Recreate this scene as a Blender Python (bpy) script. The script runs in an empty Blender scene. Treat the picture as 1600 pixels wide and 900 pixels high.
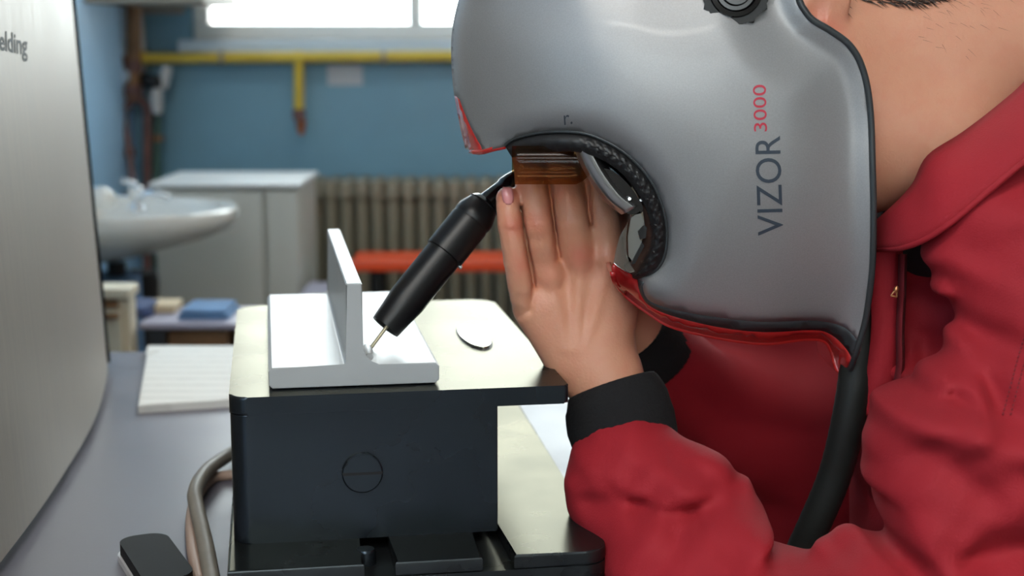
import bpy, bmesh, math, random
import numpy as np
from mathutils import Vector, Matrix, geometry, noise
from mathutils.bvhtree import BVHTree
random.seed(7)
S = bpy.context.scene
COL = S.collection

# ------------------------------------------------------------------ camera
FPX = 2300.0
PITCH = math.atan(381 / FPX)
CAM = Vector((0, 0, 1.16))
cd = bpy.data.cameras.new('camera')
cd.sensor_width = 36.0
cd.lens = FPX / 1600 * 36
cd.clip_start = 0.05
cd.dof.use_dof = True
cd.dof.focus_distance = 1.19
cd.dof.aperture_fstop = 5.0
cam = bpy.data.objects.new('camera', cd)
COL.objects.link(cam)
cam.location = CAM
cam.rotation_euler = (math.pi / 2 - PITCH, 0, 0)
S.camera = cam

# ------------------------------------------------------------------ sky, exposure, lamps of the room
S.view_settings.view_transform = 'Standard'
S.view_settings.look = 'None'
S.view_settings.gamma = 1.0
S.view_settings.use_curve_mapping = False
S.view_settings.exposure = 0.0
w = bpy.data.worlds.new('overcast_sky')
S.world = w
w.use_nodes = True
bg = w.node_tree.nodes['Background']
bg.inputs[0].default_value = (0.97, 0.985, 1.0, 1)
bg.inputs[1].default_value = 10.0


def area(name, loc, size, power, color, rot=(0, 0, 0)):
    l = bpy.data.lights.new(name, 'AREA')
    l.shape = 'RECTANGLE'
    l.size, l.size_y = size
    l.energy = power
    l.color = color
    o = bpy.data.objects.new(name, l)
    COL.objects.link(o)
    o.location = loc
    o.rotation_euler = rot
    return o


LAMPS = [(-0.30, -0.35, 24), (-0.30, -1.75, 24), (0.2, 2.3, 9)]
for lx, ly, pw in LAMPS:
    area('lamp_light', (lx, ly, 2.70), (1.2, 0.28), pw * 1.15, (1.0, 0.96, 0.90))


# ------------------------------------------------------------------ camera-ray maths used to place things at their real distance
def ray(px, py):
    sx = (px - 800) / FPX
    sy = -(py - 450) / FPX
    F = Vector((0, math.cos(PITCH), -math.sin(PITCH)))
    U = Vector((0, math.sin(PITCH), math.cos(PITCH)))
    return Vector((1, 0, 0)) * sx + F + U * sy


def P(px, py, Y):
    d = ray(px, py)
    return CAM + d * (Y / d.y)


def PZ(px, py, z):
    d = ray(px, py)
    return CAM + d * ((z - CAM.z) / d.z)


def RM(rpx, Y):
    return rpx * Y / 2330.0


# ------------------------------------------------------------------ materials
def lin(c):
    return tuple((x / 12.92 if x <= 0.04045 else ((x + 0.055) / 1.055) ** 2.4) for x in (v / 255 for v in c)) + (1.0,)


def mat(name, rgb, rough=0.5, metal=0.0, var=0.0, scale=8.0, bump=0.0, bscale=60.0, spec=0.5, stretch=(1, 1, 1),
        coat=0.0, sss=0.0, rough_var=0.0, sheen=0.0, detail=5.0):
    m = bpy.data.materials.new(name)
    m.use_nodes = True
    nt = m.node_tree
    b = nt.nodes['Principled BSDF']
    c = lin(rgb)
    b.inputs['Base Color'].default_value = c
    b.inputs['Roughness'].default_value = rough
    b.inputs['Metallic'].default_value = metal
    b.inputs['Specular IOR Level'].default_value = spec
    b.inputs['Coat Weight'].default_value = coat
    b.inputs['Coat Roughness'].default_value = 0.08
    if sheen:
        b.inputs['Sheen Weight'].default_value = sheen
    if sss:
        b.inputs['Subsurface Weight'].default_value = sss
        b.inputs['Subsurface Radius'].default_value = (0.012, 0.004, 0.002)
        b.inputs['Subsurface Scale'].default_value = 0.6
    tc = nt.nodes.new('ShaderNodeTexCoord')
    mp = nt.nodes.new('ShaderNodeMapping')
    mp.inputs['Scale'].default_value = stretch
    nt.links.new(tc.outputs['Object'], mp.inputs['Vector'])
    if var or rough_var:
        n = nt.nodes.new('ShaderNodeTexNoise')
        n.inputs['Scale'].default_value = scale
        n.inputs['Detail'].default_value = detail
        nt.links.new(mp.outputs[0], n.inputs['Vector'])
        if var:
            r = nt.nodes.new('ShaderNodeValToRGB')
            r.color_ramp.elements[0].position = 0.3
            r.color_ramp.elements[1].position = 0.7
            r.color_ramp.elements[0].color = tuple(x * (1 - var) for x in c[:3]) + (1,)
            r.color_ramp.elements[1].color = tuple(min(1, x * (1 + var)) for x in c[:3]) + (1,)
            nt.links.new(n.outputs['Fac'], r.inputs['Fac'])
            nt.links.new(r.outputs[0], b.inputs['Base Color'])
        if rough_var:
            mr = nt.nodes.new('ShaderNodeMapRange')
            mr.inputs['From Min'].default_value = 0.3
            mr.inputs['From Max'].default_value = 0.7
            mr.inputs['To Min'].default_value = max(0.02, rough - rough_var)
            mr.inputs['To Max'].default_value = rough + rough_var
            nt.links.new(n.outputs['Fac'], mr.inputs['Value'])
            nt.links.new(mr.outputs[0], b.inputs['Roughness'])
    if bump:
        n2 = nt.nodes.new('ShaderNodeTexNoise')
        n2.inputs['Scale'].default_value = bscale
        n2.inputs['Detail'].default_value = 4
        nt.links.new(mp.outputs[0], n2.inputs['Vector'])
        bp = nt.nodes.new('ShaderNodeBump')
        bp.inputs['Strength'].default_value = bump
        bp.inputs['Distance'].default_value = 0.002
        nt.links.new(n2.outputs['Fac'], bp.inputs['Height'])
        nt.links.new(bp.outputs[0], b.inputs['Normal'])
    return m


M = {}
M['wall'] = mat('wall_paint_blue', (110, 152, 172), 0.42, var=0.12, scale=2.2, bump=0.15, bscale=30)
M['wall_left'] = mat('wall_paint_window_lit', (176, 216, 250), 0.5, var=0.06, scale=3, bump=0.1)  # blue wall paint lightened to carry the window light on this side
M['white_wall'] = mat('wall_paint_white', (214, 210, 202), 0.7, var=0.04)
M['ceiling'] = mat('ceiling_white', (225, 222, 216), 0.8, var=0.03)
M['floor'] = mat('floor_lino', (74, 66, 60), 0.45, var=0.2, scale=5)
M['win_frame'] = mat('window_frame_white', (228, 226, 220), 0.4)
M['sill'] = mat('sill_paint', (198, 212, 222), 0.45, var=0.05)
M['block'] = mat('blackened_steel', (58, 66, 74), 0.27, metal=0.85, var=0.08, scale=9, rough_var=0.02, spec=0.7)
M['slab'] = mat('blackened_steel_worn', (64, 69, 72), 0.28, metal=0.85, var=0.15, scale=14, rough_var=0.04, spec=0.7)
for k_ in ('block', 'slab'):
    M[k_].node_tree.nodes['Principled BSDF'].inputs['Specular Tint'].default_value = (.68, .63, .52, 1)
M['button'] = mat('polished_insert', (215, 208, 190), 0.18, metal=1.0)
M['tee'] = mat('light_grey_coated_metal', (164, 168, 170), 0.36, var=0.03, scale=20, spec=0.6)
M['desk'] = mat('desk_laminate_grey', (104, 102, 112), 0.38, var=0.1, scale=9, rough_var=0.05, bump=0.03, bscale=220)
M['desk_leg'] = mat('desk_frame_steel', (60, 62, 66), 0.4, metal=0.6)
M['console'] = mat('brushed_aluminium', (152, 143, 133), 0.5, metal=0.4, var=0.10, scale=30, stretch=(6, 6, 0.12), rough_var=0.05)
M['black'] = mat('black_plastic', (16, 17, 19), 0.36, var=0.1, scale=30, spec=0.35)
M['black_gloss'] = mat('black_gloss', (9, 9, 11), 0.15)
M['rubber'] = mat('black_rubber', (20, 20, 22), 0.5, spec=0.6)
M['knit'] = mat('black_rib_knit', (8, 8, 11), 0.9, bump=0.4, bscale=400)
M['ink'] = mat('dark_ink', (10, 10, 11), 0.6, spec=0.2)
M['ink_blue'] = mat('slate_ink', (54, 64, 76), 0.45)
M['ink_red'] = mat('red_ink', (186, 44, 66), 0.45)
M['paper'] = None
M['cable'] = mat('cable_grey_sheath', (122, 116, 106), 0.5, var=0.1, scale=40)
M['cable_pink'] = mat('cable_beige_sheath', (160, 136, 122), 0.5)
M['silver_rim'] = mat('silver_plastic', (214, 214, 216), 0.3, metal=0.3)
M['helmet'] = mat('silver_lacquer', (150, 150, 151), 0.46, metal=0.45, var=0.045, scale=900, coat=0.12, detail=1.0)
M['helmet_dark'] = mat('dark_grey_lacquer', (52, 56, 58), 0.4)
M['helmet_red'] = mat('red_lacquer', (172, 34, 32), 0.22, coat=0.8)
M['inner'] = mat('helmet_lining_black', (10, 10, 11), 0.6)
M['silver'] = mat('satin_metal', (170, 172, 172), 0.28, metal=0.9)
M['jacket'] = mat('red_workwear_cloth', (154, 18, 33), 0.8, var=0.10, scale=7, bump=0.25, bscale=700)
M['stitch'] = mat('red_stitching', (120, 24, 34), 0.8)
M['brass'] = mat('brass_zip', (190, 130, 90), 0.35, metal=0.8)
M['hair'] = mat('dark_brown_hair', (44, 28, 20), 0.5, var=0.2)
M['nail'] = mat('fingernail', (226, 150, 150), 0.22, coat=0.5)
M['ceramic'] = mat('white_ceramic', (226, 224, 218), 0.16, coat=0.3)
M['chrome'] = mat('chrome', (220, 222, 226), 0.1, metal=1.0)
M['cabinet'] = mat('cabinet_enamel', (190, 190, 182), 0.45, var=0.02)
M['cab_top'] = mat('cabinet_top_white', (226, 228, 228), 0.4)
M['yellow'] = mat('yellow_pipe_paint', (206, 178, 62), 0.4, var=0.12, scale=6)
M['brown'] = mat('brown_pipe_paint', (128, 92, 58), 0.5, var=0.35, scale=14)
M['rust'] = mat('rusty_pipe', (110, 76, 70), 0.6, var=0.3, scale=25)
M['bluegrey'] = mat('pale_blue_pipe', (176, 200, 222), 0.45, var=0.06)
M['green'] = mat('green_pipe', (62, 92, 84), 0.5, var=0.2)
M['radiator'] = mat('radiator_paint', (138, 132, 114), 0.5, var=0.06, scale=9)
M['orange'] = mat('orange_enamel', (226, 74, 24), 0.35, var=0.05)
M['cream'] = mat('cream_lacquer', (222, 212, 188), 0.45, var=0.03)
M['wood'] = mat('brown_carton', (132, 98, 66), 0.7, var=0.25, scale=9)
M['blue_cloth'] = mat('blue_cloth', (92, 128, 168), 0.8, var=0.15, scale=12)
M['lilac'] = mat('lilac_laminate', (160, 158, 176), 0.4, var=0.05)
M['grey_shelf'] = mat('shelf_grey_beige', (150, 142, 128), 0.6)
M['red_valve'] = mat('copper_valve', (176, 106, 60), 0.4, metal=0.5)
M['grey_plastic'] = mat('grey_plastic', (190, 190, 190), 0.5)
M['darkbag'] = mat('dark_cloth', (34, 30, 30), 0.8, var=0.2)


def emis(name, rgb, s):
    m = bpy.data.materials.new(name)
    m.use_nodes = True
    b = m.node_tree.nodes['Principled BSDF']
    b.inputs['Base Color'].default_value = (0.8, 0.8, 0.8, 1)
    b.inputs['Emission Color'].default_value = lin(rgb)
    b.inputs['Emission Strength'].default_value = s
    return m


def glass(name, rgb, alpha_mix, rough=0.02, refl=0.7):
    """thin pane: tinted see-through with a surface reflection"""
    m = bpy.data.materials.new(name)
    m.use_nodes = True
    nt = m.node_tree
    nt.nodes.remove(nt.nodes['Principled BSDF'])
    out = nt.nodes['Material Output']
    t = nt.nodes.new('ShaderNodeBsdfTransparent')
    t.inputs[0].default_value = lin(rgb)
    g = nt.nodes.new('ShaderNodeBsdfGlossy')
    g.inputs['Roughness'].default_value = rough
    fr = nt.nodes.new('ShaderNodeFresnel')
    fr.inputs[0].default_value = 1.45
    mx = nt.nodes.new('ShaderNodeMixShader')
    mth = nt.nodes.new('ShaderNodeMath')
    mth.operation = 'MULTIPLY_ADD'
    mth.inputs[1].default_value = refl
    mth.inputs[2].default_value = alpha_mix
    nt.links.new(fr.outputs[0], mth.inputs[0])
    nt.links.new(mth.outputs[0], mx.inputs[0])
    nt.links.new(t.outputs[0], mx.inputs[1])
    nt.links.new(g.outputs[0], mx.inputs[2])
    nt.links.new(mx.outputs[0], out.inputs[0])
    return m


M['pane'] = glass('window_glass', (245, 250, 250), 0.02)
M['amber'] = glass('amber_visor_glass', (226, 196, 158), 0.0, 0.12, 0.3)
M['clear'] = glass('clear_plastic', (215, 210, 200), 0.12, 0.15)
M['tube'] = emis('lamp_diffuser', (255, 244, 226), 3.0)


def paper_material():
    m = mat('printed_paper', (226, 226, 222), 0.75)
    nt = m.node_tree
    b = nt.nodes['Principled BSDF']
    tc = nt.nodes.new('ShaderNodeTexCoord')
    wv = nt.nodes.new('ShaderNodeTexWave')
    wv.bands_direction = 'Y'
    wv.inputs['Scale'].default_value = 9
    wv.inputs['Distortion'].default_value = 0
    ns = nt.nodes.new('ShaderNodeTexNoise')
    ns.inputs['Scale'].default_value = 60
    r = nt.nodes.new('ShaderNodeValToRGB')
    r.color_ramp.elements[0].position = 0.62
    r.color_ramp.elements[1].position = 0.75
    mul = nt.nodes.new('ShaderNodeMath')
    mul.operation = 'MULTIPLY'
    mx = nt.nodes.new('ShaderNodeMix')
    mx.data_type = 'RGBA'
    mx.inputs[6].default_value = lin((228, 228, 224))
    mx.inputs[7].default_value = lin((206, 206, 202))
    nt.links.new(tc.outputs['Object'], wv.inputs['Vector'])
    nt.links.new(tc.outputs['Object'], ns.inputs['Vector'])
    nt.links.new(wv.outputs['Fac'], r.inputs['Fac'])
    nt.links.new(r.outputs[0], mul.inputs[0])
    nt.links.new(ns.outputs['Fac'], mul.inputs[1])
    nt.links.new(mul.outputs[0], mx.inputs[0])
    nt.links.new(mx.outputs[2], b.inputs['Base Color'])
    return m


M['paper'] = paper_material()


def skin_material():
    m = mat('skin', (208, 146, 116), 0.42, sss=0.12, bump=0.22, bscale=420, spec=0.45)
    nt = m.node_tree
    b = nt.nodes['Principled BSDF']
    at = nt.nodes.new('ShaderNodeAttribute')
    at.attribute_name = 'flush'
    ns = nt.nodes.new('ShaderNodeTexNoise')
    ns.inputs['Scale'].default_value = 45
    ns.inputs['Detail'].default_value = 5
    mr = nt.nodes.new('ShaderNodeMapRange')
    mr.inputs['From Min'].default_value = 0.25
    mr.inputs['From Max'].default_value = 0.8
    mr.inputs['To Min'].default_value = -0.12
    mr.inputs['To Max'].default_value = 0.22
    ad = nt.nodes.new('ShaderNodeMath')
    ad.use_clamp = True
    mx = nt.nodes.new('ShaderNodeMix')
    mx.data_type = 'RGBA'
    mx.inputs[6].default_value = lin((205, 147, 119))
    mx.inputs[7].default_value = lin((198, 104, 86))
    nt.links.new(ns.outputs['Fac'], mr.inputs['Value'])
    nt.links.new(mr.outputs[0], ad.inputs[0])
    nt.links.new(at.outputs['Fac'], ad.inputs[1])
    nt.links.new(ad.outputs[0], mx.inputs[0])
    nt.links.new(mx.outputs[2], b.inputs['Base Color'])
    return m


M['skin'] = skin_material()


# ------------------------------------------------------------------ object helpers
def tag(o, label=None, cat=None, group=None, kind=None):
    for k, v in (('label', label), ('category', cat), ('group', group), ('kind', kind)):
        if v:
            o[k] = v
    return o


def empty(name, loc, label, cat, group=None):
    o = bpy.data.objects.new(name, None)
    o.empty_display_size = 0.05
    COL.objects.link(o)
    o.location = loc
    return tag(o, label, cat, group)


def worldloc(o):
    v = Vector(o.location)
    while o.parent:
        o = o.parent
        v += Vector(o.location)
    return v


def link(name, me, material, parent=None, smooth=False, base=None):
    """mesh given in world coordinates; the origin goes to the parent's base (or to base / its own bottom centre)"""
    o = bpy.data.objects.new(name, me)
    COL.objects.link(o)
    if material is not None:
        ms = material if isinstance(material, (list, tuple)) else [material]
        me.materials.clear()
        for x in ms:
            me.materials.append(x)
    if smooth is not False:
        me.shade_smooth()
        if smooth is not True:
            me.set_sharp_from_angle(angle=math.radians(smooth))
            wn = o.modifiers.new('face_weighted_normals', 'WEIGHTED_NORMAL')
            wn.keep_sharp = True
    if parent is not None:
        o.parent = parent
        me.transform(Matrix.Translation(-worldloc(parent)))
    else:
        if base is None:
            co = np.empty(len(me.vertices) * 3, dtype=np.float32)
            me.vertices.foreach_get('co', co)
            co = co.reshape(-1, 3)
            lo, hi = co.min(0), co.max(0)
            base = ((lo[0] + hi[0]) / 2, (lo[1] + hi[1]) / 2, lo[2])
        base = Vector([float(x) for x in base])
        me.transform(Matrix.Translation(-base))
        o.location = base
    return o


def B():
    return bmesh.new()


def done(bm, name, material, parent=None, smooth=False, base=None):
    me = bpy.data.meshes.new(name)
    bmesh.ops.recalc_face_normals(bm, faces=bm.faces)
    bm.to_mesh(me)
    bm.free()
    return link(name, me, material, parent, smooth, base)


def box(bm, x0, x1, y0, y1, z0, z1, bev=0.0, seg=2, mx=None):
    vs = [bm.verts.new((x, y, z)) for x in (x0, x1) for y in (y0, y1) for z in (z0, z1)]
    fs = [(0, 1, 3, 2), (4, 6, 7, 5), (0, 4, 5, 1), (2, 3, 7, 6), (0, 2, 6, 4), (1, 5, 7, 3)]
    faces = [bm.faces.new([vs[i] for i in f]) for f in fs]
    new = vs
    if bev > 0:
        es = list({e for f in faces for e in f.edges})
        r = bmesh.ops.bevel(bm, geom=es, offset=bev, segments=seg, affect='EDGES', profile=0.5)
        new = list({v for f in r['faces'] for v in f.verts} | {v for v in vs if v.is_valid})
    if mx is not None:
        bmesh.ops.transform(bm, matrix=mx, verts=[v for v in new if v.is_valid])
    return new


def boxobj(name, dims, material, parent=None, bev=0.0, mx=None, smooth=40, seg=2):
    bm = B()
    box(bm, *dims, bev=bev, mx=mx, seg=seg)
    return done(bm, name, material, parent, smooth if bev else False)


def prism(bm, poly, z0, z1, mx=None, bev=0.0, seg=2):
    """polygon (x, y) extruded from z0 to z1; bev rounds the top and bottom rims"""
    lo = [bm.verts.new((x, y, z0)) for x, y in poly]
    hi = [bm.verts.new((x, y, z1)) for x, y in poly]
    n = len(poly)
    fl = bm.faces.new(lo[::-1])
    fh = bm.faces.new(hi)
    for i in range(n):
        bm.faces.new((lo[i], lo[(i + 1) % n], hi[(i + 1) % n], hi[i]))
    vs = lo + hi
    if bev > 0:
        es = list(fl.edges) + list(fh.edges)
        r = bmesh.ops.bevel(bm, geom=es, offset=bev, segments=seg, affect='EDGES', profile=0.5)
        vs = list({v for f in r['faces'] for v in f.verts} | {v for v in vs if v.is_valid})
    if mx is not None:
        bmesh.ops.transform(bm, matrix=mx, verts=vs)
    return vs


def roundrect(x0, x1, y0, y1, r, n=6):
    """r: one radius or four (x0y0, x1y0, x1y1, x0y1)"""
    rs = r if isinstance(r, (list, tuple)) else [r] * 4
    out = []
    cs = [(x0, y0, 1, 1, 180), (x1, y0, -1, 1, 270), (x1, y1, -1, -1, 0), (x0, y1, 1, -1, 90)]
    for (cx, cy, sx, sy, a0), rr in zip(cs, rs):
        if rr <= 1e-6:
            out.append((cx, cy))
            continue
        ox, oy = cx + sx * rr, cy + sy * rr
        for i in range(n + 1):
            a = math.radians(a0 + 90 * i / n)
            out.append((ox + rr * math.cos(a), oy + rr * math.sin(a)))
    return out


def lathe(bm, prof, seg=32, mx=None, cap=True):
    """profile [(radius, height)] about local z"""
    rings = []
    vs = []
    for r, h in prof:
        ring = [bm.verts.new((r * math.cos(2 * math.pi * i / seg), r * math.sin(2 * math.pi * i / seg), h)) for i in range(seg)]
        rings.append(ring)
        vs += ring
    for a, b in zip(rings, rings[1:]):
        for i in range(seg):
            bm.faces.new((a[i], a[(i + 1) % seg], b[(i + 1) % seg], b[i]))
    if cap:
        bm.faces.new(rings[0][::-1])
        bm.faces.new(rings[-1])
    if mx is not None:
        bmesh.ops.transform(bm, matrix=mx, verts=vs)
    return vs


def frame_from(z, at):
    z = Vector(z).normalized()
    x = Vector((1, 0, 0)) if abs(z.x) < 0.9 else Vector((0, 1, 0))
    y = z.cross(x).normalized()
    x = y.cross(z)
    m = Matrix((x, y, z)).transposed().to_4x4()
    m.translation = at
    return m


def catmull(pts, n=8):
    pts = [np.array(p, dtype=float) for p in pts]
    out = []
    for i in range(len(pts) - 1):
        p0 = pts[max(i - 1, 0)]
        p1, p2 = pts[i], pts[i + 1]
        p3 = pts[min(i + 2, len(pts) - 1)]
        for k in range(n):
            t = k / n
            out.append(0.5 * (2 * p1 + (p2 - p0) * t + (2 * p0 - 5 * p1 + 4 * p2 - p3) * t * t + (3 * p1 - p0 - 3 * p2 + p3) * t ** 3))
    out.append(pts[-1])
    return out


def tube(bm, pts, rad, seg=12, cap=True):
    pts = [Vector([float(c) for c in p]) for p in pts]
    n = len(pts)
    rs = rad if isinstance(rad, (list, tuple)) else [rad] * n
    t0 = (pts[1] - pts[0]).normalized()
    up = Vector((0, 0, 1)) if abs(t0.z) < 0.9 else Vector((1, 0, 0))
    nx = t0.cross(up).normalized()
    rings = []
    for i in range(n):
        t = (pts[min(i + 1, n - 1)] - pts[max(i - 1, 0)]).normalized()
        nx = (nx - t * nx.dot(t)).normalized()
        ny = t.cross(nx)
        rings.append([bm.verts.new(pts[i] + (nx * math.cos(2 * math.pi * k / seg) + ny * math.sin(2 * math.pi * k / seg)) * rs[i]) for k in range(seg)])
    for a, b in zip(rings, rings[1:]):
        for i in range(seg):
            bm.faces.new((a[i], a[(i + 1) % seg], b[(i + 1) % seg], b[i]))
    if cap:
        bm.faces.new(rings[0][::-1])
        bm.faces.new(rings[-1])


def copy_tree(o, dloc, parent=None, label=None):
    c = o.copy()
    COL.objects.link(c)
    if parent is None:
        c.location = Vector(o.location) + Vector(dloc)
    else:
        c.parent = parent
    if label:
        c['label'] = label
    for ch in list(o.children):
        copy_tree(ch, dloc, c)
    return c


def text_mesh(s, weight=0.0):
    """flat lettering outline as triangles: (verts xy, faces, width, height of capitals)"""
    cu = bpy.data.curves.new('lettering', 'FONT')
    cu.body = s
    cu.resolution_u = 5
    cu.offset = weight
    o = bpy.data.objects.new('lettering', cu)
    COL.objects.link(o)
    bpy.context.view_layer.update()
    dg = bpy.context.evaluated_depsgraph_get()
    me = bpy.data.meshes.new_from_object(o.evaluated_get(dg))
    bm = B()
    bm.from_mesh(me)
    bmesh.ops.triangulate(bm, faces=bm.faces)
    v = np.array([tuple(x.co) for x in bm.verts])
    bm.verts.index_update()
    f = [tuple(x.index for x in q.verts) for q in bm.faces]
    bm.free()
    bpy.data.objects.remove(o)
    bpy.data.curves.remove(cu)
    bpy.data.meshes.remove(me)
    return v, f


def decal(name, s, corners, bvh, material, parent, off=0.0006, weight=0.0):
    """print lettering s on a surface; corners: px of (origin, +x end, +y top) of its bounding box"""
    v, f = text_mesh(s, weight)
    lo, hi = v.min(0), v.max(0)
    o, ex, ey = [np.array(c, dtype=float) for c in corners]
    bm = B()
    vs = []
    for q in v:
        a = (q[0] - lo[0]) / (hi[0] - lo[0])
        b = (q[1] - lo[1]) / (hi[1] - lo[1])
        px = o + (ex - o) * a + (ey - o) * b
        d = ray(px[0], px[1]).normalized()
        hit = bvh.ray_cast(CAM, d)
        if hit[0] is None:
            hit = (CAM + d * 1.15, None)
        nn_ = hit[1] if hit[1] is not None else -d
        if nn_.dot(d) > 0:
            nn_ = -nn_
        p = hit[0] + nn_ * off
        vs.append(bm.verts.new(p))
    for t in f:
        try:
            bm.faces.new([vs[i] for i in t])
        except ValueError:
            pass
    return done(bm, name, material, parent)


def bvh_of(o):
    bm = B()
    bm.from_mesh(o.data)
    bmesh.ops.transform(bm, matrix=Matrix.Translation(worldloc(o)), verts=bm.verts)
    t = BVHTree.FromBMesh(bm)
    bm.free()
    return t


# ================================================================== the room
X0, X1, Y0, Y1, ZC = -1.07, 3.4, -2.6, 4.2, 2.8
WX0, WX1, WZ0, WZ1 = -0.90, 1.75, 1.172, 2.35   # window opening in the back wall
SX = lambda px, Y: (px - 800) / 2331.0 * Y if False else P(px, 100, Y).x

o = boxobj('floor', (X0, X1, Y0, Y1, -0.05, 0.0), M['floor'])
tag(o, kind='structure')
o = boxobj('ceiling', (X0, X1, Y0, Y1, ZC, ZC + 0.05), M['ceiling'])
tag(o, kind='structure')
bm = B()
box(bm, X0 - 0.1, WX0, Y1, Y1 + 0.22, 0, ZC)
box(bm, WX1, X1 + 0.1, Y1, Y1 + 0.22, 0, ZC)
box(bm, WX0, WX1, Y1, Y1 + 0.22, 0, WZ0)
box(bm, WX0, WX1, Y1, Y1 + 0.22, WZ1, ZC)
tag(done(bm, 'wall_back', M['wall']), kind='structure')
tag(boxobj('wall_left', (X0 - 0.1, X0, Y0, Y1, 0, ZC), M['wall_left']), kind='structure')
tag(boxobj('wall_right', (X1, X1 + 0.1, Y0, Y1, 0, ZC), M['white_wall']), kind='structure')
VX0, VX1, VZ0, VZ1 = -0.95, .65, 1.5, 2.35
bm = B()
box(bm, X0, VX0, Y0 - .1, Y0, 0, ZC)
box(bm, VX1, X1, Y0 - .1, Y0, 0, ZC)
box(bm, VX0, VX1, Y0 - .1, Y0, 0, VZ0)
box(bm, VX0, VX1, Y0 - .1, Y0, VZ1, ZC)
tag(done(bm, 'wall_front', M['white_wall']), kind='structure')
fill_win = bpy.data.objects.new('fill_window', None)  # unseen window added behind the camera for frontal fill light
COL.objects.link(fill_win)
fill_win.location = ((VX0 + VX1) / 2, Y0, VZ0)
tag(fill_win, kind='structure')
bm = B()
box(bm, VX0, VX1, Y0 - .08, Y0 - .02, VZ0, VZ0 + .045)
box(bm, VX0, VX1, Y0 - .08, Y0 - .02, VZ1 - .045, VZ1)
box(bm, VX0, VX0 + .045, Y0 - .08, Y0 - .02, VZ0 + .045, VZ1 - .045)
box(bm, VX1 - .045, VX1, Y0 - .08, Y0 - .02, VZ0 + .045, VZ1 - .045)
done(bm, 'window_frame', M['win_frame'], fill_win)
boxobj('pane', (VX0 + .04, VX1 - .04, Y0 - .055, Y0 - .05, VZ0 + .04, VZ1 - .04), M['pane'], fill_win)

# window: outer frame, mullions, panes, sill board
win = bpy.data.objects.new('window_1', None)
COL.objects.link(win)
win.location = (0.4, Y1, WZ0)
tag(win, kind='structure')
bm = B()
FW = 0.045
box(bm, WX0, WX1, Y1 + 0.02, Y1 + 0.09, WZ0, WZ0 + FW, 0.006)
box(bm, WX0, WX1, Y1 + 0.02, Y1 + 0.09, WZ1 - FW, WZ1, 0.006)
box(bm, WX0, WX0 + FW, Y1 + 0.02, Y1 + 0.09, WZ0 + FW, WZ1 - FW, 0.006)
box(bm, WX1 - FW, WX1, Y1 + 0.02, Y1 + 0.09, WZ0 + FW, WZ1 - FW, 0.006)
done(bm, 'window_frame', M['win_frame'], win, 40)
mxs = [P(648, 20, Y1).x, P(648, 20, Y1).x + 0.66, P(648, 20, Y1).x + 1.32]
for x in mxs:
    boxobj('mullion', (x - 0.018, x + 0.018, Y1 + 0.015, Y1 + 0.085, WZ0 + FW, WZ1 - FW), M['win_frame'], win, 0.006)
edges = [WX0 + FW] + mxs + [WX1 - FW]
for a, b in zip(edges, edges[1:]):
    boxobj('pane', (a + 0.015, b - 0.015, Y1 + 0.05, Y1 + 0.055, WZ0 + FW - 0.005, WZ1 - FW + 0.005), M['pane'], win)
boxobj('window_sill', (WX0 - 0.03, WX1 + 0.03, Y1 - 0.05, Y1 + 0.1, WZ0 - 0.05, WZ0), M['sill'], win, 0.006)

# ceiling lamps
for i, (lx, ly, pw) in enumerate(LAMPS):
    lab = ['long ceiling lamp over the front of the desk', 'long ceiling lamp farthest from the window wall', 'long ceiling lamp nearest the window wall'][i]
    r = empty('ceiling_lamp', (lx, ly, 2.72), lab, 'ceiling lamp')
    boxobj('lamp_housing', (lx - 0.63, lx + 0.63, ly - 0.16, ly + 0.16, 2.74, ZC), M['grey_plastic'], r, 0.01)
    boxobj('lamp_diffuser', (lx - 0.6, lx + 0.6, ly - 0.14, ly + 0.14, 2.715, 2.745), M['tube'], r, 0.008)

# ================================================================== back of the room
# yellow gas pipe
yp = Y1 - 0.06
r = empty('gas_pipe', P(300, 91, yp), 'yellow gas pipe running level under the window with a short drop', 'pipe')
bm = B()
a, b = P(222, 91, yp), P(700, 88, yp)
pts = [a, a.lerp(b, 0.5), b, b + Vector((0.35, 0, 0.0)), b + Vector((1.3, 0, 0.0))]
tube(bm, pts, RM(8.5, yp), 16)
done(bm, 'main_pipe', M['yellow'], r, 50)
bm = B()
c = P(467, 91, yp)
tube(bm, [c, P(467, 135, yp), P(467, 172, yp)], RM(8, yp), 14)
done(bm, 'drop_pipe', M['yellow'], r, 50)
bm = B()
lathe(bm, [(RM(12, yp), 0), (RM(12, yp), RM(12, yp))], 16, frame_from((1, 0, 0), a - Vector((0.012, 0, 0))))
done(bm, 'pipe_collar', M['yellow'], r, 40)
bm = B()
lathe(bm, [(RM(11, yp), 0), (RM(11, yp), RM(13, yp))], 16, frame_from((1, 0, 0), P(461, 91, yp)))
done(bm, 'pipe_collar', M['yellow'], r, 40)
bm = B()
lathe(bm, [(RM(6, yp), 0), (RM(10, yp), .006), (RM(10, yp), .03), (RM(6, yp), .036), (RM(5, yp), .06)], 12, frame_from((0, 0, -1), P(467, 168, yp)))
done(bm, 'shut_off_valve', M['rust'], r, 40)
bm = B()
tube(bm, [P(474, 188, yp - 0.02), P(471, 200, yp - 0.02), P(470, 210, yp - 0.02)], RM(5, yp), 8)
done(bm, 'valve_lever', M['red_valve'], r, 40)
for px in (347, 600):
    q = P(px, 90, yp)
    bm = B()
    lathe(bm, [(RM(11, yp), -0.006), (RM(11, yp), 0.006)], 16, frame_from((1, 0, 0), q))
    box(bm, q.x - 0.006, q.x + 0.006, q.y, Y1 - .001, q.z - 0.006, q.z + 0.006)
    done(bm, 'pipe_clip', M['grey_shelf'], r, 40)

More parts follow.
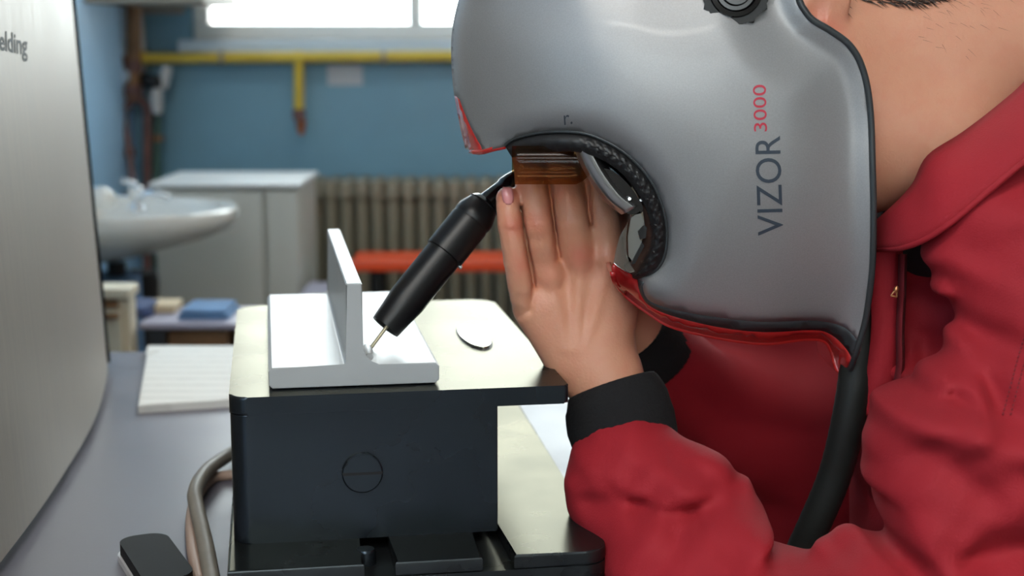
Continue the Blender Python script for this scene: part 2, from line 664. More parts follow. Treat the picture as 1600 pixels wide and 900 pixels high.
# vertical riser pipes in the corner
yr = Y1 - 0.09
r = empty('riser_pipe', P(208, 130, yr), 'thick brown painted riser pipe in the corner', 'pipe')
bm = B()
tube(bm, [P(210, -260, yr), P(209, 60, yr), P(208, 155, yr)], RM(12, yr), 14)
done(bm, 'pipe_run', M['brown'], r, 50)
bm = B()
lathe(bm, [(RM(15, yr), 0), (RM(15, yr), .03)], 14, frame_from((0, 0, 1), P(208, 112, yr)))
done(bm, 'pipe_union', M['rust'], r, 40)
bm = B()
lathe(bm, [(RM(15, yr), 0), (RM(15, yr), .03)], 14, frame_from((0, 0, 1), P(208, 150, yr)))
done(bm, 'pipe_union', M['rust'], r, 40)
bm = B()
tube(bm, catmull([P(208, 152, yr), P(204, 160, yr), P(196, 168, yr), P(194, 176, yr)], 4), RM(7, yr), 10)
tube(bm, catmull([P(208, 152, yr), P(222, 158, yr), P(229, 168, yr), P(230, 185, yr)], 4), RM(7, yr), 10)
done(bm, 'pipe_elbow', M['rust'], r, 50)
r2 = empty('water_pipe', P(202, 230, yr), 'thin rusty water pipe going down to the basin', 'pipe')
bm = B()
tube(bm, [P(194, 176, yr), P(201, 225, yr - 0.05), P(208, 290, yr - 0.1)], RM(4.5, yr), 10)
done(bm, 'pipe_run', M['rust'], r2, 50)
bm = B()
lathe(bm, [(RM(8, yr), -.012), (RM(8, yr), .012)], 10, frame_from((0, 0, 1), P(203, 238, yr - 0.06)))
done(bm, 'pipe_union', M['rust'], r2, 40)
r3 = empty('water_pipe', P(231, 230, yr), 'reddish brown drain pipe beside the green pipe in the corner', 'pipe')
bm = B()
tube(bm, [P(230, 185, yr), P(230, 235, yr), P(230, 420, yr)], RM(7, yr), 10)
done(bm, 'pipe_run', M['rust'], r3, 50)
r4 = empty('water_pipe', P(246, 230, yr), 'dark green pipe next to the white cabinet', 'pipe')
bm = B()
tube(bm, [P(246, 150, yr + .03), P(245, 260, yr + .03), P(245, 420, yr + .03)], RM(8, yr), 10)
done(bm, 'pipe_run', M['green'], r4, 50)
bm = B()
lathe(bm, [(RM(11, yr), -.008), (RM(11, yr), .008)], 12, frame_from((0, 0, 1), P(246, 216, yr + .03)))
done(bm, 'pipe_clip', M['brown'], r4, 40)
r5 = empty('water_pipe', P(189, 50, yr), 'short pale blue wide pipe left of the brown riser', 'pipe')
bm = B()
tube(bm, [P(189, 14, yr), P(189, 50, yr), P(188, 92, yr)], RM(9, yr), 12)
done(bm, 'pipe_run', M['bluegrey'], r5, 50)
bm = B()
lathe(bm, [(RM(11, yr), 0), (RM(11, yr), .02)], 12, frame_from((0, 0, 1), P(188, 98, yr)))
done(bm, 'pipe_union', M['rust'], r5, 40)
r6 = empty('water_pipe', P(224, 60, yr), 'thin whitish pipe right of the brown riser', 'pipe')
bm = B()
tube(bm, [P(218, -200, yr + .03), P(218, 20, yr + .03), P(223, 70, yr + .03), P(221, 150, yr + .03)], RM(4.5, yr), 10)
done(bm, 'pipe_run', M['grey_plastic'], r6, 50)
# stop valve with white knobs
rv = empty('stop_valve', P(245, 125, yr), 'dark stop valve with two white knobs below the yellow pipe', 'valve')
bm = B()
lathe(bm, [(RM(9, yr), -.03), (RM(12, yr), -.02), (RM(12, yr), .02), (RM(9, yr), .03)], 14, frame_from((1, 0, -.2), P(238, 127, yr)))
done(bm, 'valve_body', M['black'], rv, 40)
bm = B()
lathe(bm, [(RM(7, yr), -.03), (RM(9, yr), -.02), (RM(9, yr), .025), (RM(6, yr), .035)], 14, frame_from((.25, 0, 1), P(257, 122, yr)))
done(bm, 'valve_knob', M['grey_plastic'], rv, 40)
bm = B()
lathe(bm, [(RM(7, yr), -.035), (RM(10, yr), -.02), (RM(10, yr), .025), (RM(6, yr), .035)], 14, frame_from((0, 0, 1), P(245, 158, yr - .02)))
done(bm, 'valve_knob', M['grey_plastic'], rv, 40)
# white wall fitting left
bm = B()
lathe(bm, [(RM(13, yr), 0), (RM(13, yr), .02), (RM(8, yr), .03)], 16, frame_from((.6, -1, 0), P(190, 118, yr)))
o = done(bm, 'wall_fitting', M['bluegrey'], None, 40)
tag(o, 'pale round wall fitting left of the brown riser', 'fitting')
bm = B()
tube(bm, [P(184, 140, yr), P(196, 136, yr), P(206, 132, yr)], RM(5, yr), 8)
lathe(bm, [(RM(9, yr), -.008), (RM(9, yr), .008)], 10, frame_from((1, 0, 0), P(192, 137, yr)))
tag(done(bm, 'tap_stub', M['rust'], None, 40), 'short rusty tap stub crossing the corner pipes', 'tap')

# shelf under the ceiling line at top left
a = P(150, 3, 3.9)
r = empty('wall_shelf', (X0, 3.9, a.z), 'grey beige shelf board above the corner pipes', 'shelf')
boxobj('shelf_board', (X0, P(318, 3, 3.75).x, 3.75, Y1, P(200, 4, 3.75).z, P(200, 4, 3.75).z + 0.03), M['grey_shelf'], r, 0.003)
bm = B()
box(bm, X0, X0 + 0.15, 4.17, 4.2, P(200, 4, 3.75).z - 0.02, P(200, 4, 3.75).z)
done(bm, 'shelf_bracket', M['grey_shelf'], r)

# notice on the wall
bm = B()
q0, q1 = P(512, 133, Y1 - .004), P(566, 101, Y1 - .004)
box(bm, q0.x, q1.x, Y1 - 0.004, Y1, q0.z, q1.z, 0.001)
r = done(bm, 'wall_notice', mat('notice_paper', (196, 200, 204), 0.6, var=.05))
tag(r, 'small pale paper notice on the blue wall under the yellow pipe', 'notice')

# radiator: cast sections
ry = Y1 - 0.13
ztop = P(640, 278, ry).z
zbot = 0.16
pitch = RM(24.2, ry)
xr0 = P(497, 300, ry).x
rad = empty('radiator', (xr0 + 0.4, ry, 0.0), 'ribbed cast radiator in beige paint on the blue wall', 'radiator')
me0 = None
for i in range(22):
    x = xr0 + i * pitch
    if me0 is None:
        bm = B()
        wv = pitch * 0.41
        prof = roundrect(-0.09, 0.09, zbot, ztop, 0.03, 5)
        # two columns joined at top and bottom: slab with a long slot
        for yy in (-0.06, 0.0, 0.06):
            tube(bm, [(x, ry + yy, zbot + 0.02), (x, ry + yy, (zbot + ztop) / 2), (x, ry + yy, ztop - 0.035)], wv, 8)
        box(bm, x - pitch * .47, x + pitch * .47, ry - 0.085, ry + 0.085, ztop - 0.055, ztop, 0.012)
        box(bm, x - pitch * .47, x + pitch * .47, ry - 0.085, ry + 0.085, zbot, zbot + 0.05, 0.012)
        s0 = done(bm, 'section', M['radiator'], rad, 40)
        me0 = s0
    else:
        s = me0.copy()
        COL.objects.link(s)
        s.location = (i * pitch, 0, 0)
bm = B()
box(bm, xr0 - 0.01, xr0 + 22 * pitch, ry + 0.09, Y1 - .002, ztop - 0.12, ztop - 0.09)
done(bm, 'radiator_bracket', M['radiator'], rad)
bm = B()
box(bm, xr0 + .1, xr0 + .13, ry - .03, ry + .03, 0.0, zbot + .01)
done(bm, 'foot', M['radiator'], rad)
bm = B()
box(bm, xr0 + 19 * pitch, xr0 + 19 * pitch + .03, ry - .03, ry + .03, 0.0, zbot + .01)
done(bm, 'foot', M['radiator'], rad)
bm = B()
tube(bm, [P(481, 300, ry - .02), P(481, 350, ry - .02), Vector((P(481, 350, ry - .02).x, ry - .02, 0.0))], RM(9, ry), 12)
done(bm, 'supply_pipe', M['radiator'], rad, 50)

# orange bench in front of the radiator
yb = 3.62
zb = P(660, 410, yb).z
xb0, xb1 = P(548, 400, yb).x, P(548, 400, yb).x + 1.25
bench = empty('bench', ((xb0 + xb1) / 2, yb + .12, 0), 'low bench with an orange seat in front of the radiator', 'bench')
bm = B()
box(bm, xb0, xb1, yb, yb + 0.17, zb - 0.024, zb + 0.004, 0.005)
done(bm, 'seat', M['orange'], bench, 40)
for x in (xb0 + .06, xb1 - .06):
    for y in (yb + .03, yb + .14):
        boxobj('leg', (x - .015, x + .015, y - .015, y + .015, 0, zb - .024), M['black'], bench, .003)
boxobj('shelf_board', (xb0 + .05, xb1 - .05, yb + .02, yb + .15, .18, .2), M['darkbag'], bench, .003)

# white cabinet
yc = 3.5
zc0 = P(350, 293, yc).z
xa, xm, xz = P(238, 300, yc).x, P(412, 300, yc).x, P(469, 300, yc).x
cab = empty('cabinet', ((xa + xz) / 2, yc + .25, 0), 'white enamel cabinet with a light worktop beside the radiator', 'cabinet')
boxobj('body', (xa, xz - .004, yc + .02, yc + .31, 0.0, zc0 - .002), M['cabinet'], cab, .004)
boxobj('door', (xa + .004, xm - .003, yc, yc + .02, 0.06, zc0 - .006), M['cabinet'], cab, .006)
boxobj('door', (xm + .003, xz - .006, yc, yc + .02, 0.06, zc0 - .006), M['cabinet'], cab, .006)
bm = B()
box(bm, xa - .008, xz + .003, yc - .01, yc + .32, zc0, zc0 + .012, .005)
done(bm, 'worktop', M['cab_top'], cab, 40)
bm = B()
tube(bm, [(xm - .04, yc - .012, .3), (xm - .04, yc - .012, .35), (xm - .04, yc - .012, .4)], .006, 8)
done(bm, 'handle', M['chrome'], cab, 50)

# wash basin on the left wall
yS = 3.13
zS = P(300, 333, yS).z
sink = empty('wash_basin', (X0 + .2, yS, zS - .2), 'white ceramic wash basin mounted on the left wall', 'basin')
xe = P(368, 322, yS).x
bm = B()
NS, NV = 40, 14
L_ = xe - X0
def basin_ring(k, inner=False):
    # plan: D-shape from the wall to xe
    pts = []
    for i in range(NS + 1):
        a = -math.pi / 2 + math.pi * i / NS
        ca, sa = math.cos(a), math.sin(a)
        px = abs(ca) ** 0.75 * (1 if ca >= 0 else -1)
        py = abs(sa) ** 0.8 * (1 if sa >= 0 else -1)
        pts.append((px, py))
    return pts
base2 = basin_ring(0)
rows = []
prof = [(0.20, -.112, .30), (0.42, -.102, .5), (0.66, -.080, .72), (0.86, -.052, .9), (0.965, -.034, .98), (1.0, -.012, 1.0), (1.0, .008, 1.0), (0.985, .014, .985), (0.93, .012, .93),
        (0.90, .0, .90), (0.84, -.035, .84), (0.66, -.065, .68), (0.3, -.085, .3)]
for sx, dz, sy in prof:
    row = []
    for (u, v) in base2:
        row.append(bm.verts.new((X0 + (L_ * sx) * u if u > 0 else X0, yS + v * .24 * sy, zS + dz)))
    rows.append(row)
for a, b in zip(rows, rows[1:]):
    for i in range(NS):
        bm.faces.new((a[i], a[i + 1], b[i + 1], b[i]))
bm.faces.new(rows[0][::-1])
bm.faces.new(rows[-1])
bmesh.ops.remove_doubles(bm, verts=bm.verts, dist=1e-5)
bs = done(bm, 'bowl', M['ceramic'], sink, 50)
boxobj('back_ledge', (X0, X0 + .12, yS - .22, yS + .22, zS - .02, zS + .03), M['ceramic'], sink, .012)
bm = B()
fx = P(213, 300, yS).x
lathe(bm, [(.02, 0), (.02, .006), (.013, .012), (.012, .032), (.016, .036), (.016, .05), (.006, .055)], 16, Matrix.Translation((fx, yS, zS + .006)))
tube(bm, catmull([(fx, yS, zS + .03), (fx + .03, yS, zS + .042), (fx + .07, yS, zS + .03)], 5), .009, 10)
fa = done(bm, 'faucet', M['chrome'], sink, 50)
bm = B()
tube(bm, [(fx, yS, zS + .06), (fx - .012, yS, zS + .066), (fx - .03, yS, zS + .070)], .006, 8)
done(bm, 'faucet_lever', M['chrome'], fa, 50)
bm = B()
tx = X0 + .22
tube(bm, catmull([(tx, yS, zS - .105), (tx, yS, zS - .25), (tx + .02, yS, zS - .33), (tx - .05, yS, zS - .35), (tx - .08, yS, zS - .28), (X0 + .03, yS, zS - .26), (X0, yS, zS - .26)], 5), .02, 12)
done(bm, 'trap_pipe', M['black'], sink, 50)
# soap dish on the ledge
bm = B()
sp = P(158, 300, yS - .03)
lathe(bm, [(.025, 0), (.032, .012), (.028, .03), (.012, .045)], 16, Matrix.Translation((sp.x, yS - .03, zS + .014)))
tag(done(bm, 'soap_dispenser', M['ceramic'], None, 50), 'small white soap holder standing on the basin rim', 'soap holder')

# dark bin / bottle under the basin
yd = 3.25
bm = B()
q = P(214, 440, yd)
lathe(bm, [(.05, 0), (.058, .02), (.062, .30), (.065, .32), (.060, .33)], 18, Matrix.Translation((q.x, yd, 0)))
bx = done(bm, 'waste_bin', M['darkbag'], None, 40)
bx.scale = (.75, .75, P(214, 425, yd).z / .33)
tag(bx, 'tall narrow dark bin under the wash basin', 'bin')
bm = B()
q = P(163, 432, 3.1)
prism(bm, roundrect(q.x - .06, q.x + .06, 3.02, 3.2, .03, 5), 0.0, P(163, 434, 3.1).z, None, .02, 3)
tag(done(bm, 'storage_box', M['blue_cloth'], None, 40), 'blue box under the left end of the basin', 'box')

# cream drawer cabinet just behind the desk at left
yw = 2.45
q0, q1 = P(150, 456, yw), P(198, 456, yw)
ch = empty('drawer_cabinet', ((q0.x + q1.x) / 2, yw + .2, 0), 'small cream drawer cabinet behind the desk under the basin', 'cabinet')
boxobj('body', (q0.x - .25, q1.x, yw + .015, yw + .06, 0, q0.z - .012), M['cream'], ch, .004)
boxobj('top_panel', (q0.x - .26, q1.x + .005, yw - .005, yw + .065, q0.z - .012, q0.z + .006), M['cream'], ch, .004)
zd = P(180, 487, yw).z
bm = B()
box(bm, q0.x - .24, q1.x - .012, yw, yw + .015, zd - .22, zd, .003)
dr = done(bm, 'drawer', M['cream'], ch, 40)
bm = B()
box(bm, q0.x - .1, q1.x - .015, yw - .012, yw, zd - .012, zd - .002, .002)
done(bm, 'handle', M['wood'], dr, 40)
boxobj('drawer', (q0.x - .24, q1.x - .012, yw, yw + .015, .05, zd - .235), M['cream'], ch, .003)
boxobj('recess', (q0.x - .2, q1.x - .02, yw + .008, yw + .016, zd + .005, q0.z - .016), M['wood'], ch)

# low table with cartons behind the desk
yt = 2.5
zt = P(280, 505, yt).z
x0, x1 = P(216, 520, yt).x, P(450, 520, yt).x - .25
tb = empty('side_table', ((x0 + x1) / 2, yt + .25, 0), 'low lilac topped table behind the desk', 'table')
boxobj('table_top', (x0, x1 + .25, yt, yt + .17, zt - .012, zt), M['lilac'], tb, .004)
for x in (x0 + .03, x1 + .22):
    for y in (yt + .02, yt + .15):
        boxobj('leg', (x - .015, x + .015, y - .015, y + .015, 0, zt - .012), M['desk_leg'], tb, .002)
zsh = P(280, 560, yt).z - 0.05
boxobj('lower_shelf', (x0 + .02, x1 + .23, yt + .02, yt + .16, zsh - .015, zsh), M['lilac'], tb, .002)

def carton(xa, xb, ya, yb_, za, zb_, m_, label):
    r = empty('carton', ((xa + xb) / 2, (ya + yb_) / 2, za), label, 'box')
    bm = B()
    box(bm, xa, xb, ya, yb_, za, zb_, .003)
    done(bm, 'body', m_, r, 40)
    bm = B()
    box(bm, xa, (xa + xb) / 2 - .001, ya - .001, yb_ + .001, zb_, zb_ + .003)
    done(bm, 'flap', m_, r)
    bm = B()
    box(bm, (xa + xb) / 2 + .001, xb, ya - .001, yb_ + .001, zb_, zb_ + .003)
    done(bm, 'flap', m_, r)
    return r
carton(x0 + .03, x0 + .15, yt + .03, yt + .15, zsh, zt - .022, M['wood'], 'brown carton at the left end of the lower shelf')
carton(x0 + .16, x0 + .30, yt + .035, yt + .15, zsh, zt - .03, mat('carton_tan', (176, 150, 120), .7, var=.15), 'tan carton beside the brown one on the lower shelf')
# folded blue cloth on top
bm = B()
q = P(335, 490, yt + .2)
for k in range(2):
    box(bm, q.x - .03 + .004 * k, q.x + .06 - .006 * k, yt + .03, yt + .14, zt + .009 * k, zt + .009 * k + .0085, .004)
tag(done(bm, 'folded_cloth', M['blue_cloth'], None, 40), 'folded blue cloth lying on the low lilac table', 'cloth')
bm = B()
q = P(240, 498, yt + .2)
prism(bm, roundrect(q.x - .04, q.x + .03, yt + .04, yt + .14, .02), zt, zt + .02, None, .006)
tag(done(bm, 'folded_cloth', mat('navy_cloth', (58, 74, 112), .8, var=.2), None, 40), 'small dark blue cloth on the left end of the table', 'cloth')
bm = B()
box(bm, P(262, 480, yt + .3).x, P(312, 480, yt + .3).x, yt + .09, yt + .16, zt, zt + .016, .003)
tag(done(bm, 'cardboard_tray', mat('tray_buff', (206, 186, 152), .7), None, 40), 'buff coloured tray at the back of the low table', 'tray')

# low lilac stool between the cabinet and the radiator
ys_ = 3.36
zt2 = P(490, 461, ys_).z
xs0, xs1 = P(466, 455, ys_).x, P(540, 455, ys_).x
st_ = empty('stool', ((xs0 + xs1) / 2, ys_ + .13, 0), 'low stool with a lilac seat between the white cabinet and the bench', 'stool')
boxobj('seat', (xs0, xs1, ys_, ys_ + .2, zt2 - .02, zt2), M['lilac'], st_, .004)
for x in (xs0 + .02, xs1 - .02):
    for y in (ys_ + .02, ys_ + .18):
        boxobj('leg', (x - .01, x + .01, y - .01, y + .01, 0, zt2 - .02), M['desk_leg'], st_, .002)

# ================================================================== the desk
ZD = 0.72
YF = PZ(260, 549, ZD).y
desk = empty('desk', (-.3, 1.4, 0), 'grey laminate desk under the console and steel fixture', 'desk')
boxobj('desk_top', (-1.0, 0.100, 0.62, YF, ZD - .03, ZD), M['desk'], desk, .004)
for x in (-.94, .06):
    for y in (.68, YF - .06):
        boxobj('leg', (x - .02, x + .02, y - .02, y + .02, 0, ZD - .03), M['desk_leg'], desk, .003)

# console at the left
ZP = ZD + .012
cz = [PZ(*q, ZP) for q in [(168, 572), (162, 612), (146, 660), (110, 724), (60, 800), (0, 880)]]
plan = [(-.90, 2.0), (-.62, 2.0), (-.575, 1.985)] + [(p.x, p.y) for p in cz] + [(-.417, 1.05), (-.412, .92), (-.41, .80), (-.43, .78), (-.90, .78)]
side = catmull([np.array([a, b]) for a, b in plan[2:-2]], 6)
plan2 = [np.array(plan[0]), np.array(plan[1])] + side + [np.array(plan[-2]), np.array(plan[-1])]
con = empty('simulator_console', (-.65, 1.4, ZD), 'brushed aluminium console standing on the left of the desk', 'console')
bm = B()
ZT2 = 1.52
LEAN = -.040
rings = []
for k in range(9):
    t = k / 8
    z = ZP + (ZT2 - ZP) * t
    dx = LEAN * t
    rings.append([bm.verts.new((p[0] + dx if p[0] > -.89 else p[0], p[1], z)) for p in plan2])
n = len(plan2)
for a, b in zip(rings, rings[1:]):
    for i in range(n):
        bm.faces.new((a[i], a[(i + 1) % n], b[(i + 1) % n], b[i]))
bm.faces.new(rings[0][::-1])
bm.faces.new(rings[-1])
shell = done(bm, 'housing', M['console'], con, 35)
bm = B()
prism(bm, [(p[0] - .010 if p[0] > -.89 else p[0], p[1] + (.006 if p[1] < 1.9 else -.006)) for p in plan2], ZD, ZP + .001)
done(bm, 'shadow_gap_base', M['black'], con)  # black inset plinth stands in for the shadow gap below the housing
bm = B()
idx = [i for i, p in enumerate(plan2) if p[1] > 1.9 and p[0] > -.6]
seamx = rings if False else None
e0 = Vector((cz[0].x - .005, cz[0].y + .022, ZP))
e1 = Vector((cz[0].x - .005 + LEAN, cz[0].y + .022, ZT2))
tube(bm, [e0, e0.lerp(e1, .5), e1], .0035, 8)
done(bm, 'edge_seam', M['black'], con)
decal('lettering', 'welding', ((-15, 86), (43, 97), (-16, 44)), bvh_of(shell), M['ink'], con, .0003, .018)

# paper on the desk
pc = [PZ(*q, ZD + .004) for q in [(232, 546), (372, 546), (372, 630), (216, 641)]]
pad = empty('notepad', (pc[0] + pc[2]) / 2 - Vector((0, 0, .004)), 'white printed paper pad lying behind the steel fixture', 'paper')
bm = B()
prism(bm, [(p.x, p.y) for p in pc][::-1], ZD, ZD + .0085)
done(bm, 'pages', M['paper'], pad)
bm = B()
prism(bm, [(p.x * 1.0, p.y) for p in [pc[0] + Vector((.001, .001, 0)), pc[1], pc[2], pc[3] + Vector((.002, .002, 0))]][::-1], ZD + .0087, ZD + .0097)
done(bm, 'top_sheet', M['paper'], pad)
bm = B()
tri = [PZ(228, 553, ZD + .0115), PZ(231, 540, ZD + .0115), PZ(248, 548, ZD + .0115)]
v = [bm.verts.new(p) for p in tri] + [bm.verts.new(p - Vector((0, 0, .0012))) for p in tri]
bm.faces.new(v[:3]); bm.faces.new(v[3:][::-1])
for i in range(3):
    bm.faces.new((v[i], v[3 + i], v[3 + (i + 1) % 3], v[(i + 1) % 3]))
done(bm, 'curled_corner', M['paper'], pad)

# ================================================================== steel fixture: slab and block
ANG = math.atan2(388, 2331)
A0 = PZ(358, 622, .88)
MB = Matrix.Translation((A0.x, A0.y, 0)) @ Matrix.Rotation(ANG, 4, 'Z')
ZS, ZL, ZB = .757, .865, .88

def LW(x, y, z):
    return MB @ Vector((x, y, z))

slab = empty('base_slab', LW(.15, .2, ZD), 'thick blackened steel slab with two slots under the block', 'steel plate')
SXL, SXR, SYF, SYB = -.004, .300, -.062, .50
s1a, s1b = .1020, .1265
s2a, s2b = .196, .2215
bm = B()
SD = .012
# slots open at the front, run under the block
pol = [(SXL, SYF), (s1a, SYF), (s1a, .06), (s1b, .06), (s1b, SYF), (s2a, SYF), (s2a, .06), (s2b, .06), (s2b, SYF)]
rc = [(SXR - .02 + .02 * math.sin(t), SYF + .02 - .02 * math.cos(t)) for t in [math.radians(a) for a in range(0, 91, 15)]]
pol += rc + [(SXR + .012, SYB), (SXL, SYB)]
prism(bm, pol, ZS - SD, ZS, MB, .0022, 2)
pol2 = [(SXL, SYF)] + rc + [(SXR + .012, SYB), (SXL, SYB)]
prism(bm, pol2, ZD, ZS - SD, MB)
done(bm, 'slab_body', M['slab'], slab, 40)
bm = B()
pc_ = PZ(571, 858, ZS)
lathe(bm, [(.0085, 0), (.0085, .010), (.0072, .0125)], 20, Matrix.Translation((pc_.x, pc_.y, ZS - SD)) , True)
bolt = done(bm, 'clamp_bolt', M['block'], slab, 40)

blk = empty('fixture_block', LW(.11, .2, ZS), 'blackened steel block with an overhanging top carrying the grey workpiece', 'steel block')
bm = B()
RB = .015
prism(bm, roundrect(0, .218, .0, .420, [RB, 0.001, .02, .02], 8), ZS, ZL, MB, .0012, 2)
body = done(bm, 'block_body', M['block'], blk, 40)
bm = B()
prism(bm, roundrect(-.0006, .278, -.0006, .4265, [RB, .004, .022, .022], 8), ZL - .0005, ZB, MB, .0026, 3)
done(bm, 'top_plate', M['block'], blk, 40)
# slotted plug on the front face
q = P(566, 738, 1.17)
ql = MB.inverted() @ P(566, 738, LW(.105, 0, .8).y)
fm = MB @ Matrix.Translation((ql.x, 0.0, ql.z)) @ Matrix.Rotation(math.pi / 2, 4, 'X')
bm = B()
rp = .0168
lathe(bm, [(rp, -.002), (rp, .0026), (rp - .0012, .0040)], 40, fm)
plug = done(bm, 'slotted_plug', M['block'], blk, 40)
bm = B()
box(bm, -rp * .97, rp * .97, -.0011, .0011, .0034, .0043, .0, 1, fm)
done(bm, 'slot_groove', M['inner'], plug)
# bright oval insert on the top
bm = B()
ta = math.radians(27)
ov = []
for k_ in range(40):
    a_ = 2 * math.pi * k_ / 40
    u_, v_ = 28.5 * math.cos(a_), 13.5 * math.sin(a_)
    w_ = PZ(741 + u_ * math.cos(ta) - v_ * math.sin(ta), 528 + u_ * math.sin(ta) + v_ * math.cos(ta), ZB)
    ov.append((w_.x, w_.y))
prism(bm, ov[::-1], ZB - .002, ZB + .0026, None, .0008, 2)
oi = done(bm, 'oval_insert', M['button'], blk, 40)
cxo, cyo = sum(p[0] for p in ov) / 40, sum(p[1] for p in ov) / 40
bm = B()
prism(bm, [(cxo + (x - cxo) * 1.10, cyo + (y - cyo) * 1.10) for x, y in ov[::-1]], ZB - .001, ZB + .0003)
done(bm, 'insert_groove', M['inner'], oi)

# T-joint workpiece: inverted T profile extruded along the block
TX0, TX1, TY0, TY1 = .0315, .1722, .0216, .385
SA, SB = .0958, .1092
ZT = ZB + .0185
ZTT = .967
tee = empty('tee_workpiece', LW(.1, .2, ZB), 'light grey T-shaped metal workpiece lying on the steel block', 'workpiece')
prof = [(TX0 + .003, ZB + .001), (TX1 - .003, ZB + .001), (TX1, ZB + .004), (TX1, ZT - .003), (TX1 - .003, ZT)]
fr = .013
cx, cy = SB + fr, ZT + fr
for a in range(270, 179, -15):
    prof.append((cx + fr * math.cos(math.radians(a)), cy + fr * math.sin(math.radians(a))))
prof += [(SB, ZTT - .001), (SB - .001, ZTT), (SA + .001, ZTT), (SA, ZTT - .001)]
f2 = .003
cx, cy = SA - f2, ZT + f2
for a in (0, -30, -60, -90):
    prof.append((cx + f2 * math.cos(math.radians(a)), cy + f2 * math.sin(math.radians(a))))
prof += [(TX0 + .003, ZT), (TX0, ZT - .003), (TX0, ZB + .004)]
mxt = MB @ Matrix.Translation((0, TY0, 0)) @ Matrix.Rotation(math.pi / 2, 4, 'X')
bm = B()
vs = prism(bm, [(x, z) for x, z in prof], -(TY1 - TY0), 0, mxt, .0012, 2)
done(bm, 'tee_profile', M['tee'], tee, 35)
bm = B()
prism(bm, roundrect(TX0 + .006, TX1 - .004, TY0 + .006, TY1 - .006, .004), ZB + .0, ZB + .0012, MB)
done(bm, 'shade_sheet', M['black'], tee)  # black sheet put in for the shadow under the workpiece
# weld start bead along the fillet
bm = B()
bead = []
for k in range(9):
    yl = .035 + .0052 * k
    bead.append(LW(SB + .006, yl, ZT + .004))
rr = [.0025 + .0018 * math.sin(math.pi * min(1, (k + .7) / 9)) + .0004 * (k % 2) for k in range(9)]
tube(bm, bead, rr, 10)
done(bm, 'weld_bead', M['tee'], tee, 60)

# ================================================================== torch
tipY = LW(SB + .004, .082, 0).y
wtip = P(577, 547, tipY)
t0 = P(602, 511, tipY + .005)
t1 = P(754, 322, tipY + .050)
ax = (t1 - t0).normalized()
LT = (t1 - t0).length
torch = empty('welding_torch', wtip, 'black welding torch with a straight nozzle pointing at the fillet of the workpiece', 'torch')
fmx = frame_from(ax, t0)
r0, r1 = RM(25.5, 1.26), RM(30.5, 1.28)
tb_ = LT * .60
bm = B()
lathe(bm, [(r0 * .42, .012), (r0 * .86, .0005), (r0 * .98, 0), (r0, .0015), (r0 + (r1 - r0) * .45, LT * .12), (r1, LT * .22), (r1, tb_)], 40, fmx)
done(bm, 'nozzle', M['black'], torch, 40)
bm = B()
r2_ = r1 * 1.09
lathe(bm, [(r1 * .98, tb_ - .001), (r2_, tb_), (r2_, tb_ + LT * .26), (r2_ * .97, tb_ + LT * .268), (r2_ * .97, tb_ + LT * .28), (r2_, tb_ + LT * .29), (r2_, LT * .93), (r2_ * .75, LT * 1.02), (r2_ * .55, LT * 1.03)], 40, fmx)
done(bm, 'collar', M['black'], torch, 30)
bm = B()
lathe(bm, [(r2_ * .78, LT * 1.005), (r2_ * .82, LT * 1.012), (r2_ * .62, LT * 1.04), (r2_ * .5, LT * 1.045)], 32, fmx)
done(bm, 'retaining_ring', M['black_gloss'], torch, 40)
bm = B()
lathe(bm, [(.0014, 0), (.0018, .002), (.0014, .004)], 10, frame_from((.78, -.2, -.62), t0 + ax * (LT * .6) + Vector((.78, -.15, -.62)) * (r1 - .001)))
done(bm, 'set_screw', M['silver'], torch, 40)
bm = B()
nk = catmull([t0 + ax * LT * .95, P(783, 304, tipY + .055), P(812, 285, tipY + .06), P(855, 272, tipY + .066), P(910, 262, tipY + .072), P(985, 282, tipY + .08)], 6)
tube(bm, nk, [RM(20, 1.3)] * 8 + [RM(22, 1.3)] * (len(nk) - 8), 20)
done(bm, 'neck', M['black_gloss'], torch, 50)
bm = B()
tube(bm, [wtip, wtip.lerp(t0 + ax * .02, .5), t0 + ax * .02], .0016, 10)
done(bm, 'filler_wire', mat('filler_wire', (200, 190, 160), .3, metal=.7), torch, 50)

# ================================================================== cables and handset on the desk
def desk_cable(name, pts, rad, m_, label, h=None):
    bm = B()
    ws = []
    for i, q in enumerate(pts):
        dz = rad + (q[2] if len(q) > 2 else 0)
        ws.append(PZ(q[0], q[1], ZD + dz))
    tube(bm, catmull(ws, 7), rad, 14)
    o = done(bm, name, m_, None, 60)
    return tag(o, label, 'cable')
desk_cable('power_cable', [(395, 690, .008), (356, 712, .006), (322, 737, .012), (305, 768, .013), (309, 800, .008), (321, 850, .003), (330, 900, .002), (348, 990), (368, 1100)], .0072, M['cable'], 'thick grey cable lying left of the steel block')
desk_cable('signal_cable', [(400, 735), (372, 741), (352, 743), (332, 748), (314, 766), (300, 800), (300, 850), (309, 900), (330, 990), (350, 1100)], .0052, M['cable_pink'], 'thinner beige cable running beside the thick grey one')

